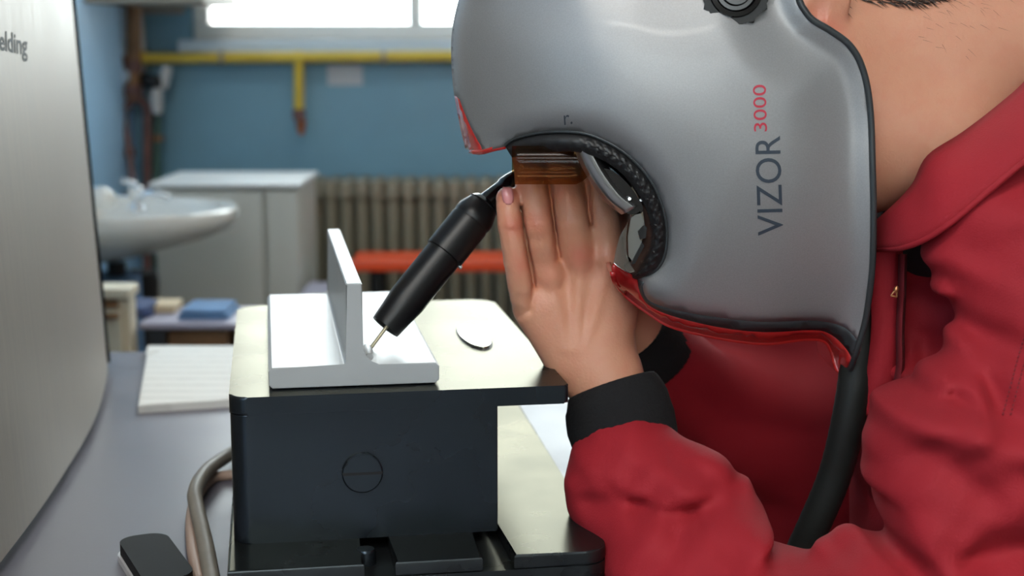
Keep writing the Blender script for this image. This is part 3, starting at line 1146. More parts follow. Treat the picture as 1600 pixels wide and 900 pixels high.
hs = PZ(228, 880, ZD + .012)
hd = (PZ(300, 985, ZD + .012) - PZ(222, 868, ZD + .012)).normalized()
hang = math.atan2(hd.y, hd.x)
mh = Matrix.Translation((PZ(222, 866, ZD).x, PZ(222, 866, ZD).y, ZD)) @ Matrix.Rotation(hang, 4, 'Z')
hand_o = empty('handset', mh.translation, 'black rounded handset with a silver rim lying on the desk front', 'handset')
bm = B()
prism(bm, roundrect(-.006, .115, -.0225, .0225, .0165, 8), 0, .006, mh, .001)
done(bm, 'silver_rim', M['silver_rim'], hand_o, 40)
bm = B()
prism(bm, roundrect(-.0045, .1135, -.0205, .0215, .0165, 10), .006, .0165, mh, .0022, 3)
done(bm, 'handset_body', mat('matt_black_plastic', (9, 12, 14), .6, spec=.15), hand_o, 40)

# ================================================================== helmet
HN, HS = 1.140, 1.262          # near side and mid plane of the helmet (distance along the room)
crown = [(790, -150), (752, -95), (730, -45), (717, 0), (708, 41), (705.5, 83), (709, 138), (719, 195), (727.5, 231)]
brow = [(727.5, 231), (738, 237), (752, 238), (771, 233), (790, 229)]
arc = [(790, 229), (803, 219), (838, 210), (879, 207.5), (920, 212), (962, 231), (996, 258), (1024, 296), (1039, 338), (1042.5, 372), (1038, 403), (1024, 424), (996, 436)]
lower = [(996, 436), (975, 426), (959, 414), (957, 425), (962, 443), (978, 462), (1010, 486), (1051, 510), (1127, 528), (1196, 536), (1251, 530), (1286, 531), (1300, 548), (1309, 577), (1320, 586)]
rear = [(1320, 586), (1331, 575), (1344, 537), (1355, 496), (1363, 440), (1366, 400), (1367, 340), (1366, 276), (1362, 172), (1351, 110), (1331, 72), (1300, 48), (1272, 31), (1258, 14), (1251, 0), (1236, -45), (1200, -95), (1140, -140), (1040, -178), (930, -188), (850, -178), (790, -150)]


def resample(pts, step):
    c = catmull([np.array(p, dtype=float) for p in pts], 10)
    c = np.array(c)
    d = np.r_[0, np.cumsum(np.linalg.norm(np.diff(c, axis=0), axis=1))]
    n = max(2, int(round(d[-1] / step)) + 1)
    t = np.linspace(0, d[-1], n)
    return np.c_[np.interp(t, d, c[:, 0]), np.interp(t, d, c[:, 1])]


def segdist(pts, poly):
    """distance of points to a polyline"""
    pts = np.asarray(pts, float)
    best = np.full(len(pts), 1e9)
    for a, b in zip(poly[:-1], poly[1:]):
        ab = b - a
        t = np.clip(((pts - a) @ ab) / (ab @ ab + 1e-9), 0, 1)
        d = np.linalg.norm(pts - (a + t[:, None] * ab), axis=1)
        best = np.minimum(best, d)
    return best


def inpoly(pts, poly):
    pts = np.asarray(pts, float)
    x, y = pts[:, 0], pts[:, 1]
    c = np.zeros(len(pts), bool)
    n = len(poly)
    j = n - 1
    for i in range(n):
        xi, yi = poly[i]
        xj, yj = poly[j]
        c ^= ((yi > y) != (yj > y)) & (x < (xj - xi) * (y - yi) / (yj - yi + 1e-12) + xi)
        j = i
    return c


C_crown, C_brow, C_arc, C_low, C_rear = [resample(p, 7) for p in (crown, brow, arc, lower, rear)]
C_top = C_rear[(C_rear[:, 1] < -60) & (C_rear[:, 0] < 1060)]
C_rearv = C_rear[C_rear[:, 1] > -70]
outline = np.vstack([C_crown[:-1], C_brow[:-1], C_arc[:-1], C_low[:-1], C_rear[:-1]])
crownline = np.vstack([C_top[C_top[:, 0] < 1150], C_crown])
# zone lines on the near face: red front band + dark border
redline = resample([(996, 441), (1002, 462), (1018, 480), (1058, 496), (1127, 512), (1196, 519), (1272, 516), (1300, 524), (1322, 545), (1334, 566)], 7)
greyline = resample([(1003, 441), (1008, 462), (1022, 474), (1058, 485), (1127, 497), (1196, 503), (1272, 501), (1318, 511), (1340, 533)], 7)
redbrow = resample([(716, 150), (728, 182), (742, 212), (754, 232)], 6)


def sstep(x, a, b):
    t = np.clip((x - a) / (b - a), 0, 1)
    return t * t * (3 - 2 * t)


def helmetY(p):
    p = np.asarray(p, float)
    dL, dT = segdist(p, C_crown), segdist(p, C_top)
    kk = 170.0
    hh = np.maximum(kk - np.abs(dL - dT), 0) / kk
    dm = np.minimum(dL, dT)
    dc = np.maximum(dm - hh * hh * kk * .25 * sstep(dm, 0, 90), 0)
    R = 400.0
    u = np.clip(dc / R, 0, 1)
    g = (1 - (1 - u) ** 2.2) ** (1 / 2.2)
    Y = HS - (HS - HN) * g
    dl = segdist(p, C_low[14:])
    lo = np.clip(1 - dl / 46, 0, 1)
    Y = Y + .026 * lo ** 1.8
    dbig = np.clip(1 - dl / 320, 0, 1)
    Y = Y + .054 * dbig ** 2
    da = segdist(p, C_arc)
    Y = Y + .011 * np.clip(1 - da / 42, 0, 1) ** 2
    # rear edge: the side sinks in front of a flared rim
    dr = segdist(p, C_rearv)
    fade = 1 - .75 * sstep(p[:, 1], 180, 430)
    Y = Y + .012 * fade * (1 - sstep(dr, 30, 135)) - .006 * (1 - sstep(dr, 0, 40))
    # general roundness from front to back of the side
    Y = Y + .010 * ((p[:, 0] - 1050) / 330) ** 2
    return Y


grid = [(x, y) for y in range(-190, 600, 9) for x in range(700, 1375, 9)]
grid = np.array(grid, float) + np.random.RandomState(3).uniform(-1.2, 1.2, (len(grid), 2))
near = np.zeros((0, 2))
for off in (1.2, 3, 6, 10, 15, 21, 28, 38):
    cl = crownline
    tn = np.gradient(cl, axis=0)
    nn = np.c_[-tn[:, 1], tn[:, 0]]
    nn /= np.linalg.norm(nn, axis=1)[:, None]
    for sgn in (1, -1):
        near = np.vstack([near, cl + nn * off * sgn])
pts_in = np.vstack([grid, near])
ok = inpoly(pts_in, outline)
pts_in = pts_in[ok]
do = segdist(pts_in, np.vstack([outline, outline[:1]]))
dcr = segdist(pts_in, crownline)
keep = (do > 5) | ((dcr < 45) & (do > .9))
keep &= (segdist(pts_in, redline) > 3) & (segdist(pts_in, greyline) > 3) & (segdist(pts_in, redbrow) > 3)
pts_in = pts_in[keep]
lines = [redline[1:], greyline[1:], redbrow[1:-1]]
allp = np.vstack([outline, pts_in] + lines)
no = len(outline)
cons = [(i, (i + 1) % no) for i in range(no)]
k = no + len(pts_in)
for l in lines:
    cons += [(k + i, k + i + 1) for i in range(len(l) - 1)]
    k += len(l)
res = geometry.delaunay_2d_cdt([Vector(p) for p in allp], cons, [], 0, 1e-4)
vp = np.array([tuple(v) for v in res[0]])
tris = [f for f in res[2]]
cent = np.array([vp[list(f)].mean(0) for f in tris])
ins = inpoly(cent, outline)
tris = [f for f, i in zip(tris, ins) if i]
cent = cent[ins]
Yv = helmetY(vp)
Wv = np.array([tuple(P(p[0], p[1], y)) for p, y in zip(vp, Yv)])
oncrown = segdist(vp, crownline) < .3
redpoly = np.vstack([redline, C_low[::-1]])
greypoly = np.vstack([greyline, redline[::-1]])
browpoly = np.vstack([C_crown[C_crown[:, 1] > 148], [(752, 239)], redbrow[::-1]])
# lower red: below redline and close to the lower edge
zr = inpoly(cent, np.vstack([redline, [(1334, 600)], [(1250, 620)], [(940, 500)], [(940, 400)], [(975, 415)]]))
zg = inpoly(cent, np.vstack([greyline, redline[::-1]])) & ~zr
zb_ = inpoly(cent, browpoly)
zone = np.where(zr | zb_, 2, np.where(zg, 1, 0))

helm = empty('welding_helmet', Vector((.13, HS, .80)), 'silver welding helmet with red trim worn by the person', 'helmet')


def shell_part(name, zid, material, sides=(0, 1), pick=None):
    bm = B()
    vmap = {}
    def gv(i, side):
        key = (i, 0 if oncrown[i] else side)
        if key not in vmap:
            c = Wv[i].copy()
            if oncrown[i]:
                c[1] = HS
            elif side:
                c[1] = 2 * HS - c[1]
            vmap[key] = bm.verts.new(c)
        return vmap[key]
    for f, z, c_ in zip(tris, zone, cent):
        if z != zid or (pick is not None and not pick(c_)):
            continue
        for side in sides:
            vs = [gv(i, side) for i in f]
            if side == 0:
                vs = vs[::-1]
            try:
                bm.faces.new(vs)
            except ValueError:
                pass
    me = bpy.data.meshes.new(name)
    # orient: outward is away from the mid plane
    bm.normal_update()
    for fc in bm.faces:
        c = fc.calc_center_median()
        out = Vector((c.x - .13, (c.y - HS) * 2.0, 0))
        if abs(c.y - HS) > .02:
            out = Vector((0, c.y - HS, 0))
        if fc.normal.dot(out) < 0:
            fc.normal_flip()
    bm.to_mesh(me)
    bm.free()
    o = link(name, me, [material, M['inner']], helm, True)
    so = o.modifiers.new('thickness', 'SOLIDIFY')
    so.thickness = .0035
    so.offset = -1
    so.material_offset = 1
    so.material_offset_rim = 0
    return o


sh = shell_part('shell', 0, M['helmet'])
for sd_ in (0, 1):
    shell_part('dark_border', 1, M['helmet_dark'], (sd_,))
    shell_part('red_trim', 2, M['helmet_red'], (sd_,), lambda c: c[0] > 850)
shell_part('red_brow_trim', 2, M['helmet_red'], (0, 1), lambda c: c[0] < 850)


def strip(name, rows, material, parent, closed=False, thick=0.0, smooth=60):
    bm = B()
    rv = [[bm.verts.new(p) for p in r] for r in rows]
    for a, b in zip(rv, rv[1:]):
        for i in range(len(a) - 1):
            bm.faces.new((a[i], a[i + 1], b[i + 1], b[i]))
    o = done(bm, name, material, parent, smooth)
    if thick:
        s = o.modifiers.new('thickness', 'SOLIDIFY')
        s.thickness = thick
        s.offset = 0
    return o


def crossband(curve, bulge, npts=13, dpx=(0, 1)):
    """rows from the near edge across the mid plane to the far edge, along a px curve on the shell"""
    Y = helmetY(curve)
    rows = []
    for p, y in zip(curve, Y):
        a = P(p[0], p[1], y)
        row = []
        for j in range(npts):
            t = -1 + 2 * j / (npts - 1)
            h = bulge * (1 - t * t)
            row.append(Vector((a.x - h * dpx[0], HS + (HS - y) * t, a.z - h * dpx[1])))
        rows.append(row)
    return rows


strip('chin_bar', crossband(C_low[8:], .003, 15, (-.3, .6)), M['helmet_red'], helm, thick=.004)
strip('brow_bar', crossband(C_brow[1:], .002, 13, (.3, .6)), M['helmet_red'], helm, thick=.004)

# ribbed gasket around the face opening
ga_o = resample(arc, 4)
inner = [(800, 245), (822, 241), (848, 238), (893, 236), (927, 243), (962, 262), (989, 289), (1010, 324), (1018, 358), (1016, 386), (1005, 408), (996, 424), (984, 432)]
ga_i = resample(inner, 4)
ga_i = np.array([ga_i[min(len(ga_i) - 1, int(round(i * (len(ga_i) - 1) / (len(ga_o) - 1))))] for i in range(len(ga_o))])
Yg = helmetY(ga_o)
NG = 15
rows = []
for i, (po, pi, y) in enumerate(zip(ga_o, ga_i, Yg)):
    row = []
    for j in range(NG):
        t = j / (NG - 1)
        p = po + (pi - po) * t
        yy = y + .002 - .0055 * math.sin(math.pi * t)
        frac = i / len(ga_o)
        amp = .0016 * float(sstep(np.array([frac]), .22, .34)[0]) * (1 if .1 < t < .9 else 0)
        bumpv = amp * math.sin(i * math.pi / 2 + (math.pi / 1.0 if (j // 3) % 2 else 0)) * (1 if j % 3 == 1 else .2)
        row.append(P(p[0], p[1], yy - bumpv))
    # rubber wall going back into the opening
    for q in (.012, .03, .06):
        row.append(P(pi[0], pi[1], y + .004) + Vector((0, q, 0)))
    rows.append(row)
strip('gasket', rows, M['rubber'], helm, thick=.0012, smooth=50)
# black recess wall across the helmet (visor housing)
rows = []
for po, y in zip(ga_o[::3], Yg[::3]):
    a = P(po[0], po[1], y + .01)
    rows.append([Vector((a.x, a.y + q * 2 * (HS - a.y), a.z)) for q in (0, .25, .5, .75, 1)])
strip('visor_housing', rows, M['black_gloss'], helm, thick=.003)
# head band bracket and ratchet seen inside the opening
br = resample([(897, 226), (906, 252), (924, 284), (948, 315), (972, 334)], 6)
rows = []
for p in br:
    a = P(p[0], p[1], 1.178)
    b = P(p[0] + 19, p[1] - 9, 1.170)
    c = P(p[0] + 30, p[1] - 16, 1.186)
    rows.append([a, a.lerp(b, .5) + Vector((0, -.004, 0)), b, c])
strip('headband_bracket', rows, M['silver'], helm, thick=.002)
bm = B()
pk = resample([(938, 262), (958, 268), (985, 292), (1004, 322), (1000, 334), (978, 333), (955, 322), (942, 300)], 5)
prism(bm, [(0, 0), (1, 0), (0, 1)], 0, 1)
bm.free()
bm = B()
lo = [bm.verts.new(P(p[0], p[1], 1.176)) for p in pk]
hi = [bm.verts.new(P(p[0], p[1], 1.176) + Vector((0, .04, 0))) for p in pk]
bm.faces.new(lo)
bm.faces.new(hi[::-1])
for i in range(len(pk)):
    bm.faces.new((lo[i], lo[(i + 1) % len(pk)], hi[(i + 1) % len(pk)], hi[i]))
done(bm, 'visor_mount', M['black_gloss'], helm, 30)
for (cx_, cy_, rr_) in ((983, 311, 4.5), (1001, 313, 3.5)):
    bm = B()
    lathe(bm, [(RM(rr_, 1.17), 0), (RM(rr_, 1.17), .003), (RM(rr_ * .6, 1.17), .0045)], 12, frame_from((0, -1, .15), P(cx_, cy_, 1.177)))
    done(bm, 'rivet', M['silver'], helm, 40)


def plate(name, poly, Y, th, material, parent, smooth=30):
    bm = B()
    lo = [bm.verts.new(P(p[0], p[1], Y)) for p in poly]
    hi = [bm.verts.new(P(p[0], p[1], Y) + Vector((0, th, 0))) for p in poly]
    bm.faces.new(lo)
    bm.faces.new(hi[::-1])
    for i in range(len(poly)):
        bm.faces.new((lo[i], lo[(i + 1) % len(poly)], hi[(i + 1) % len(poly)], hi[i]))
    return done(bm, name, material, parent, smooth)


plate('ratchet_plate', [(986, 340), (1000, 330), (1006, 345), (1003, 362), (997, 368), (1003, 378), (996, 392), (988, 408), (982, 400), (981, 370)], 1.176, .004, mat('dull_zinc', (112, 112, 108), .5, metal=.6), helm)
plate('ratchet_lever', [(1003, 380), (1007, 384), (992, 412), (985, 414)], 1.172, .003, M['black'], helm)
plate('ratchet_spring', [(997, 362), (1006, 352), (1011, 356), (1009, 372), (1000, 374)], 1.172, .003, M['black'], helm)
plate('clear_cover', [(981, 348), (978, 372), (979, 395), (984, 412), (992, 424), (984, 426), (970, 420), (959, 410), (962, 392), (968, 370)], 1.168, .002, M['clear'], helm)
# amber visor glass in front of the finger tips
rows = []
for px in range(800, 925, 10):
    tt = (px - 800) / 124
    yv = 1.178 + .006 * (1 - tt)
    rows.append([P(px, 228, yv), P(px, 258, yv), P(px, 288 if px < 905 else 288 - (px - 905) * .9, yv)])
strip('visor_glass', rows, M['amber'], helm, thick=.0016)

# rim bead along the rear edge
bm = B()
rl = C_rearv
yl = helmetY(rl)
tube(bm, [P(p[0] - 2, p[1], y - .001) for p, y in zip(rl[2:], yl[2:])], .0026, 8)
done(bm, 'rear_rim', M['helmet_dark'], helm, 60)
bm = B()
cl_ = C_arc[:-2]
tube(bm, [P(p[0], p[1] - 2, y - .0005) for p, y in zip(cl_, helmetY(cl_))], .0015, 8)
done(bm, 'opening_rim', M['helmet_dark'], helm, 60)

# side knob
kc = np.array([1147., -13.])
ky = float(helmetY(kc[None])[0])
km = frame_from((-.02, -1, .05), P(kc[0], kc[1], ky + .004))
bm = B()
nt_ = 12
ol = []
for i in range(96):
    a = 2 * math.pi * i / 96
    ph = (a * nt_ / (2 * math.pi)) % 1.0
    sc = 1 - .13 * math.sin(math.pi * ph)
    ol.append((RM(57, ky) * sc * math.cos(a), RM(57, ky) * sc * math.sin(a)))
prism(bm, ol, 0, .011, km, .0012)
kn = done(bm, 'adjusting_knob', M['black'], helm, 35)
bm = B()
lathe(bm, [(RM(42, ky), .010), (RM(40, ky), .0135), (RM(33, ky), .0140), (RM(30, ky), .0115), (RM(24, ky), .0115), (RM(22, ky), .0150), (RM(14, ky), .0150), (RM(11, ky), .012)], 48, km)
done(bm, 'knob_cap', M['black_gloss'], kn, 30)
bm = B()
lathe(bm, [(RM(66, ky), -.006), (RM(64, ky), .0015), (RM(50, ky), .002)], 40, km)
done(bm, 'knob_seat', M['helmet'], helm, 40)

hb = bvh_of(sh)
decal('lettering', 'VIZOR', ((1224, 367), (1219, 212), (1184, 368)), hb, M['ink_blue'], helm, .0005)
decal('lettering', '3000', ((1198.5, 205), (1196.5, 132), (1178, 206)), hb, M['ink_red'], helm, .0005)
decal('mark', 'r.', ((882, 195), (895, 193), (881, 180)), hb, M['ink_blue'], helm, .0005)
# umbilical hanging from the helmet
bm = B()
cpts = catmull([P(1352, 380, 1.235), P(1347, 470, 1.225), P(1340, 560, 1.22), P(1327, 650, 1.22), P(1305, 740, 1.23), P(1272, 820, 1.24), P(1225, 920, 1.26), P(1190, 1000, 1.28)], 10)
tube(bm, cpts, [RM(27, 1.23) * (1 + .02 * (i % 2)) for i in range(len(cpts))], 18)
done(bm, 'cable', mat('helmet_cable', (24, 27, 25), .55), helm, 60)

# ================================================================== the person
# --- signed distance surfaces
F32 = np.float32


def arr(p):
    return np.array([float(c) for c in p], dtype=F32)


def cone(p, a, b, ra, rb, sq=None):
    """rounded tapering limb from a to b; sq = (axis, factor) flattens it along a direction"""
    a, b = arr(a), arr(b)
    ab = b - a
    pa = p - a
    t = np.clip((pa @ ab) / (ab @ ab), 0, 1)
    q = pa - t[:, None] * ab
    if sq is not None:
        ax, k = arr(sq[0]), sq[1]
        ax = ax / np.linalg.norm(ax)
        h = q @ ax
        q = q + (h * (k - 1))[:, None] * ax
    return np.sqrt((q * q).sum(1)) - (ra + (rb - ra) * t)


def ell(p, c, r, rot=None):
    q = p - arr(c)
    if rot is not None:
        q = q @ np.array(rot.to_3x3(), dtype=F32)
    r = np.array(r, dtype=F32)
    k0 = np.sqrt(((q / r) ** 2).sum(1))
    k1 = np.sqrt(((q / (r * r)) ** 2).sum(1)) + 1e-9
    return np.where(k0 < .05, -r.min(), k0 * (k0 - 1) / k1)


def smin(a, b, k):
    h = np.maximum(k - np.abs(a - b), 0) / k
    return np.minimum(a, b) - h * h * k * .25


def surface(fn, lo, hi, h):
    """surface-net mesh of fn = 0, evaluated only in the blocks the surface passes through"""
    lo = np.array(lo, dtype=np.float64)
    hi = np.array(hi, dtype=np.float64)
    nb = np.ceil((hi - lo) / (8 * h)).astype(int)
    bi = np.stack(np.meshgrid(*[np.arange(n) for n in nb], indexing='ij'), -1).reshape(-1, 3)
    c = (lo + (bi * 8 + 4) * h).astype(F32)
    bi = bi[np.abs(fn(c)) < 14 * h]
    N = nb * 8 + 2
    o9 = np.stack(np.meshgrid(*[np.arange(9)] * 3, indexing='ij'), -1).reshape(-1, 3)
    VK, VP, QK = [], [], []
    key = lambda ijk: (ijk[..., 0].astype(np.int64) * N[1] + ijk[..., 1]) * N[2] + ijk[..., 2]
    for s in range(0, len(bi), 220):
        b = bi[s:s + 220]
        g = b[:, None, :] * 8 + o9[None]
        D = fn((lo + g.reshape(-1, 3) * h).astype(F32)).reshape(len(b), 9, 9, 9)
        corners = [D[:, x:x + 8, y:y + 8, z:z + 8] for x in (0, 1) for y in (0, 1) for z in (0, 1)]
        ins = sum((q < 0).astype(np.int8) for q in corners)
        act = np.argwhere((ins > 0) & (ins < 8))
        if len(act) == 0:
            continue
        cv = np.stack([q[tuple(act.T)] for q in corners], 1)
        acc = np.zeros((len(act), 3))
        cnt = np.zeros(len(act))
        off = np.array([(x, y, z) for x in (0, 1) for y in (0, 1) for z in (0, 1)], float)
        for i in range(8):
            for j in range(i + 1, 8):
                if np.abs(off[i] - off[j]).sum() != 1:
                    continue
                di, dj = cv[:, i], cv[:, j]
                m = (di < 0) != (dj < 0)
                t = np.where(m, di / np.where(m, di - dj, 1), 0)
                acc += np.where(m[:, None], off[i] + t[:, None] * (off[j] - off[i]), 0)
                cnt += m
        ci = b[act[:, 0]] * 8 + act[:, 1:]
        VK.append(key(ci))
        VP.append(lo + (ci + acc / cnt[:, None]) * h)
        for ax in range(3):
            sl0 = D[:, :8, :8, :8]
            sl1 = [D[:, 1:, :8, :8], D[:, :8, 1:, :8], D[:, :8, :8, 1:]][ax]
            e = np.argwhere((sl0 < 0) != (sl1 < 0))
            if len(e) == 0:
                continue
            neg = sl0[tuple(e.T)] < 0
            gi = b[e[:, 0]] * 8 + e[:, 1:]
            u, v = [(1, 2), (2, 0), (0, 1)][ax]
            du = np.zeros(3, int); du[u] = 1
            dv = np.zeros(3, int); dv[v] = 1
            q = np.stack([key(gi - du - dv), key(gi - dv), key(gi), key(gi - du)], 1)
            q[~neg] = q[~neg][:, ::-1]
            QK.append(q)
    VK = np.concatenate(VK); VP = np.concatenate(VP); QK = np.concatenate(QK)
    ks, first = np.unique(VK, return_index=True)
    V = VP[first]
    idx = np.searchsorted(ks, QK)
    idx = np.minimum(idx, len(ks) - 1)
    good = (ks[idx] == QK).all(1)
    return V, idx[good]


def np_mesh(name, V, Q):
    me = bpy.data.meshes.new(name)
    me.vertices.add(len(V))
    me.vertices.foreach_set('co', V.astype(F32).ravel())
    me.loops.add(Q.size)
    me.loops.foreach_set('vertex_index', Q.astype(np.int32).ravel())
    me.polygons.add(len(Q))
    me.polygons.foreach_set('loop_start', np.arange(0, Q.size, 4, dtype=np.int32))
    me.polygons.foreach_set('loop_total', np.full(len(Q), 4, dtype=np.int32))
    me.update()
    me.validate()
    return me


def relax(V, Q, it=2, w=.5):
    for _ in range(it):
        s = np.zeros_like(V)
        c = np.zeros(len(V))
        for a, b in ((0, 1), (1, 2), (2, 3), (3, 0)):
            np.add.at(s, Q[:, a], V[Q[:, b]])
            np.add.at(s, Q[:, b], V[Q[:, a]])
            np.add.at(c, Q[:, a], 1)
            np.add.at(c, Q[:, b], 1)
        V = V * (1 - w) + s / np.maximum(c, 1)[:, None] * w
    return V


# --- left hand, its back towards the camera, fingers up
HY = 1.272
wrist = P(944, 592, HY)
forearm_end = P(995, 745, 1.238)


def chain(p, pts, k=.004):
    d = None
    for (a, ra), (b, rb) in zip(pts[:-1], pts[1:]):
        e = cone(p, a, b, ra, rb)
        d = e if d is None else smin(d, e, k)
    return d


def J(px, py, Y, r):
    return (P(px, py, Y), RM(r, Y))


FING = {
    'little': [J(819, 464, HY - .006, 23), J(809, 408, HY - .015, 21.5), J(799, 352, HY - .016, 20.5), J(793, 310, HY - .012, 18.5)],
    'ring': [J(859, 432, HY, 26), J(843, 350, HY - .010, 28), J(833, 292, HY - .004, 26.5), J(824, 245, HY + .014, 23), J(818, 205, HY + .03, 20)],
    'middle': [J(906, 404, HY, 28), J(895, 345, HY - .009, 28), J(883, 290, HY - .002, 26), J(874, 242, HY + .016, 23), J(868, 202, HY + .032, 20)],
    'index': [J(950, 404, HY + .002, 27), J(943, 345, HY - .003, 25.5), J(931, 295, HY + .002, 23), J(917, 255, HY + .02, 20)],
}
THUMB = [J(965, 540, HY + .02, 28), J(945, 450, HY + .045, 25), J(905, 385, HY + .055, 22), J(868, 330, HY + .055, 19)]
KNUCK = [P(908, 398, HY - .014), P(858, 425, HY - .012), P(953, 398, HY - .01), P(842, 345, HY - .024), P(806, 354, HY - .026), P(816, 410, HY - .026), P(796, 300, HY - .02), P(880, 300, HY - .014)]


def hand(p):
    d = None
    for (mx_, my, r) in ((826, 470, 24), (860, 440, 26), (905, 412, 27), (948, 410, 27)):
        t = (mx_ - 826) / 122
        w_ = P(915 + 48 * t, 572 + 6 * t, HY + .002)
        e = cone(p, P(mx_, my, HY + .001), w_, RM(r, HY), RM(29, HY))
        d = e if d is None else smin(d, e, .016)
    d = smin(d, cone(p, P(850, 480, HY + .004), P(900, 570, HY + .004), RM(38, HY), RM(36, HY)), .012)
    d = smin(d, cone(p, P(828, 486, HY), P(886, 572, HY), RM(23, HY), RM(30, HY)), .01)
    d = smin(d, ell(p, P(955, 470, HY + .012), (RM(45, HY), .018, RM(80, HY))), .014)
    d = smin(d, cone(p, P(925, 558, HY), wrist, RM(50, HY), RM(52, HY), ((0, 1, 0), 1.45)), .02)
    d = smin(d, cone(p, wrist, forearm_end, RM(54, HY), RM(62, HY), ((0, 1, 0), 1.25)), .015)
    fd = None
    for n, pts in FING.items():
        e = chain(p, pts)
        # knuckle pads between the creases
        for (a, ra), (b, rb) in zip(pts[:-1], pts[1:]):
            m = (Vector(a) + Vector(b)) / 2
            e = smin(e, cone(p, Vector(a).lerp(Vector(b), .35) + Vector((0, -.0012, 0)), Vector(a).lerp(Vector(b), .65) + Vector((0, -.0012, 0)), ra * .95, rb * .98), .003)
        # the finger roots into the hand
        k = .005 if n != 'little' else .004
        fd = e if fd is None else smin(fd, e, .0012)
        d = smin(d, e, k) if n != 'little' else smin(d, e, .003)
    for a, b, q_ in ((P(864, 300, HY + .008), P(869, 392, HY + .004), 13), (P(919, 290, HY + .009), P(923, 380, HY + .006), 14), (P(815, 330, HY + .002), P(833, 440, HY + .002), 14)):
        d = np.minimum(d, cone(p, a, b, RM(q_, HY), RM(q_, HY)))
    d = smin(d, chain(p, THUMB), .01)
    # knuckles and tendons
    for (x, y, r) in ((907, 402, 17), (860, 430, 15), (951, 402, 15)):
        d = smin(d, ell(p, P(x, y, HY - .012), (RM(r, HY), .006, RM(r, HY))), .008)
    for (x, y) in ((907, 408), (862, 438), (950, 408)):
        d = smin(d, cone(p, P(x, y, HY - .0105), P(900 + (x - 907) * .35, 545, HY - .0165), .0030, .0026), .007)
    # grooves between the fingers and creases at the joints
    for a, b, wd, am in ((P(857, 288, HY), P(872, 402, HY), .0022, .0052), (P(814, 320, HY), P(834, 446, HY), .0020, .0036), (P(917, 288, HY), P(922, 348, HY), .0022, .0052),
                         (P(834, 446, HY), P(828, 482, HY), .002, .0022), (P(828, 482, HY), P(812, 492, HY), .002, .0016),
                         (P(788, 355, HY), P(818, 353, HY), .0016, .0010), (P(800, 411, HY), P(830, 405, HY), .0016, .0012), (P(803, 404, HY), P(826, 399, HY), .0013, .0006),
                         (P(820, 352, HY), P(860, 348, HY), .0018, .0006), (P(822, 342, HY), P(858, 339, HY), .0014, .0005)):
        a_, b_ = arr(a), arr(b)
        ab = (b_ - a_)[[0, 2]]
        q = p[:, [0, 2]] - a_[[0, 2]]
        t = np.clip((q @ ab) / (ab @ ab), 0, 1)
        dd = ((q - t[:, None] * ab) ** 2).sum(1)
        d = d + am * np.exp(-dd / (wd * wd)) * np.clip((HY + .002 - p[:, 1]) / .008, 0, 1)
    return d


# --- right hand, mostly hidden: a fist round the torch behind the left one
RW = P(985, 520, 1.37)


def right_hand(p):
    d = cone(p, P(930, 330, 1.345), P(965, 430, 1.36), .030, .030, ((0, 1, 0), 1.2))
    d = smin(d, cone(p, P(965, 430, 1.36), RW, .026, .027), .02)
    d = smin(d, cone(p, RW, P(1050, 590, 1.43), .028, .030), .02)
    for k in range(4):
        z = Vector((.018 * k - .02, 0, -.004 * k))
        a = P(912, 300, 1.35) + z
        e = chain(p, [(a, .0095), (a + Vector((-.02, -.012, -.012)), .009), (a + Vector((-.012, -.026, -.022)), .0085)])
        d = smin(d, e, .004)
    d = smin(d, chain(p, [(P(940, 380, 1.34), .012), (P(900, 345, 1.328), .0105), (P(870, 320, 1.325), .0095)]), .008)
    return d


# --- head and neck (head bowed, crown to the left, face down)
NK0, NK1 = P(1330, 120, 1.262), P(1620, 75, 1.27)


def head(p):
    d = ell(p, P(1075, 40, HS), (.112, .076, .098))
    d = smin(d, ell(p, P(1180, 110, HS), (.085, .068, .075)), .03)       # face and cheeks
    d = smin(d, ell(p, P(1290, 215, HS), (.050, .058, .050)), .04)      # jaw
    d = smin(d, ell(p, P(1328, 262, HS), (.034, .042, .034)), .03)      # chin
    d = smin(d, ell(p, P(1190, 205, HS), (.018, .017, .030)), .012)      # nose
    d = smin(d, ell(p, P(1135, 175, HS - .032), (.016, .014, .012)), .006)
    d = smin(d, ell(p, P(1135, 175, HS + .032), (.016, .014, .012)), .006)
    d = smin(d, ell(p, P(1235, 205, HS), (.016, .026, .018)), .008)      # mouth
    # the neck and the muscle at its side
    d = smin(d, cone(p, NK0, NK1, .078, .072, ((0, 1, 0), 1.12)), .05)
    d = smin(d, cone(p, P(1262, 40, HS - .066), P(1470, 240, HS - .052), .015, .017), .03)
    d = smin(d, cone(p, P(1330, 230, HS - .03), P(1480, 215, HS - .03), .045, .05), .04)
    # ear
    d = smin(d, ell(p, P(1282, 12, HS - .070), (.022, .008, .031), Matrix.Rotation(.5, 4, 'Y')), .006)
    d = np.maximum(d, -ell(p, P(1279, 8, HS - .082), (.011, .006, .016)))
    return d


SH = P(1700, 480, 1.12)
EL = P(1310, 1030, 1.06)
RSH = P(1590, 420, 1.50)
REL = P(1320, 800, 1.55)


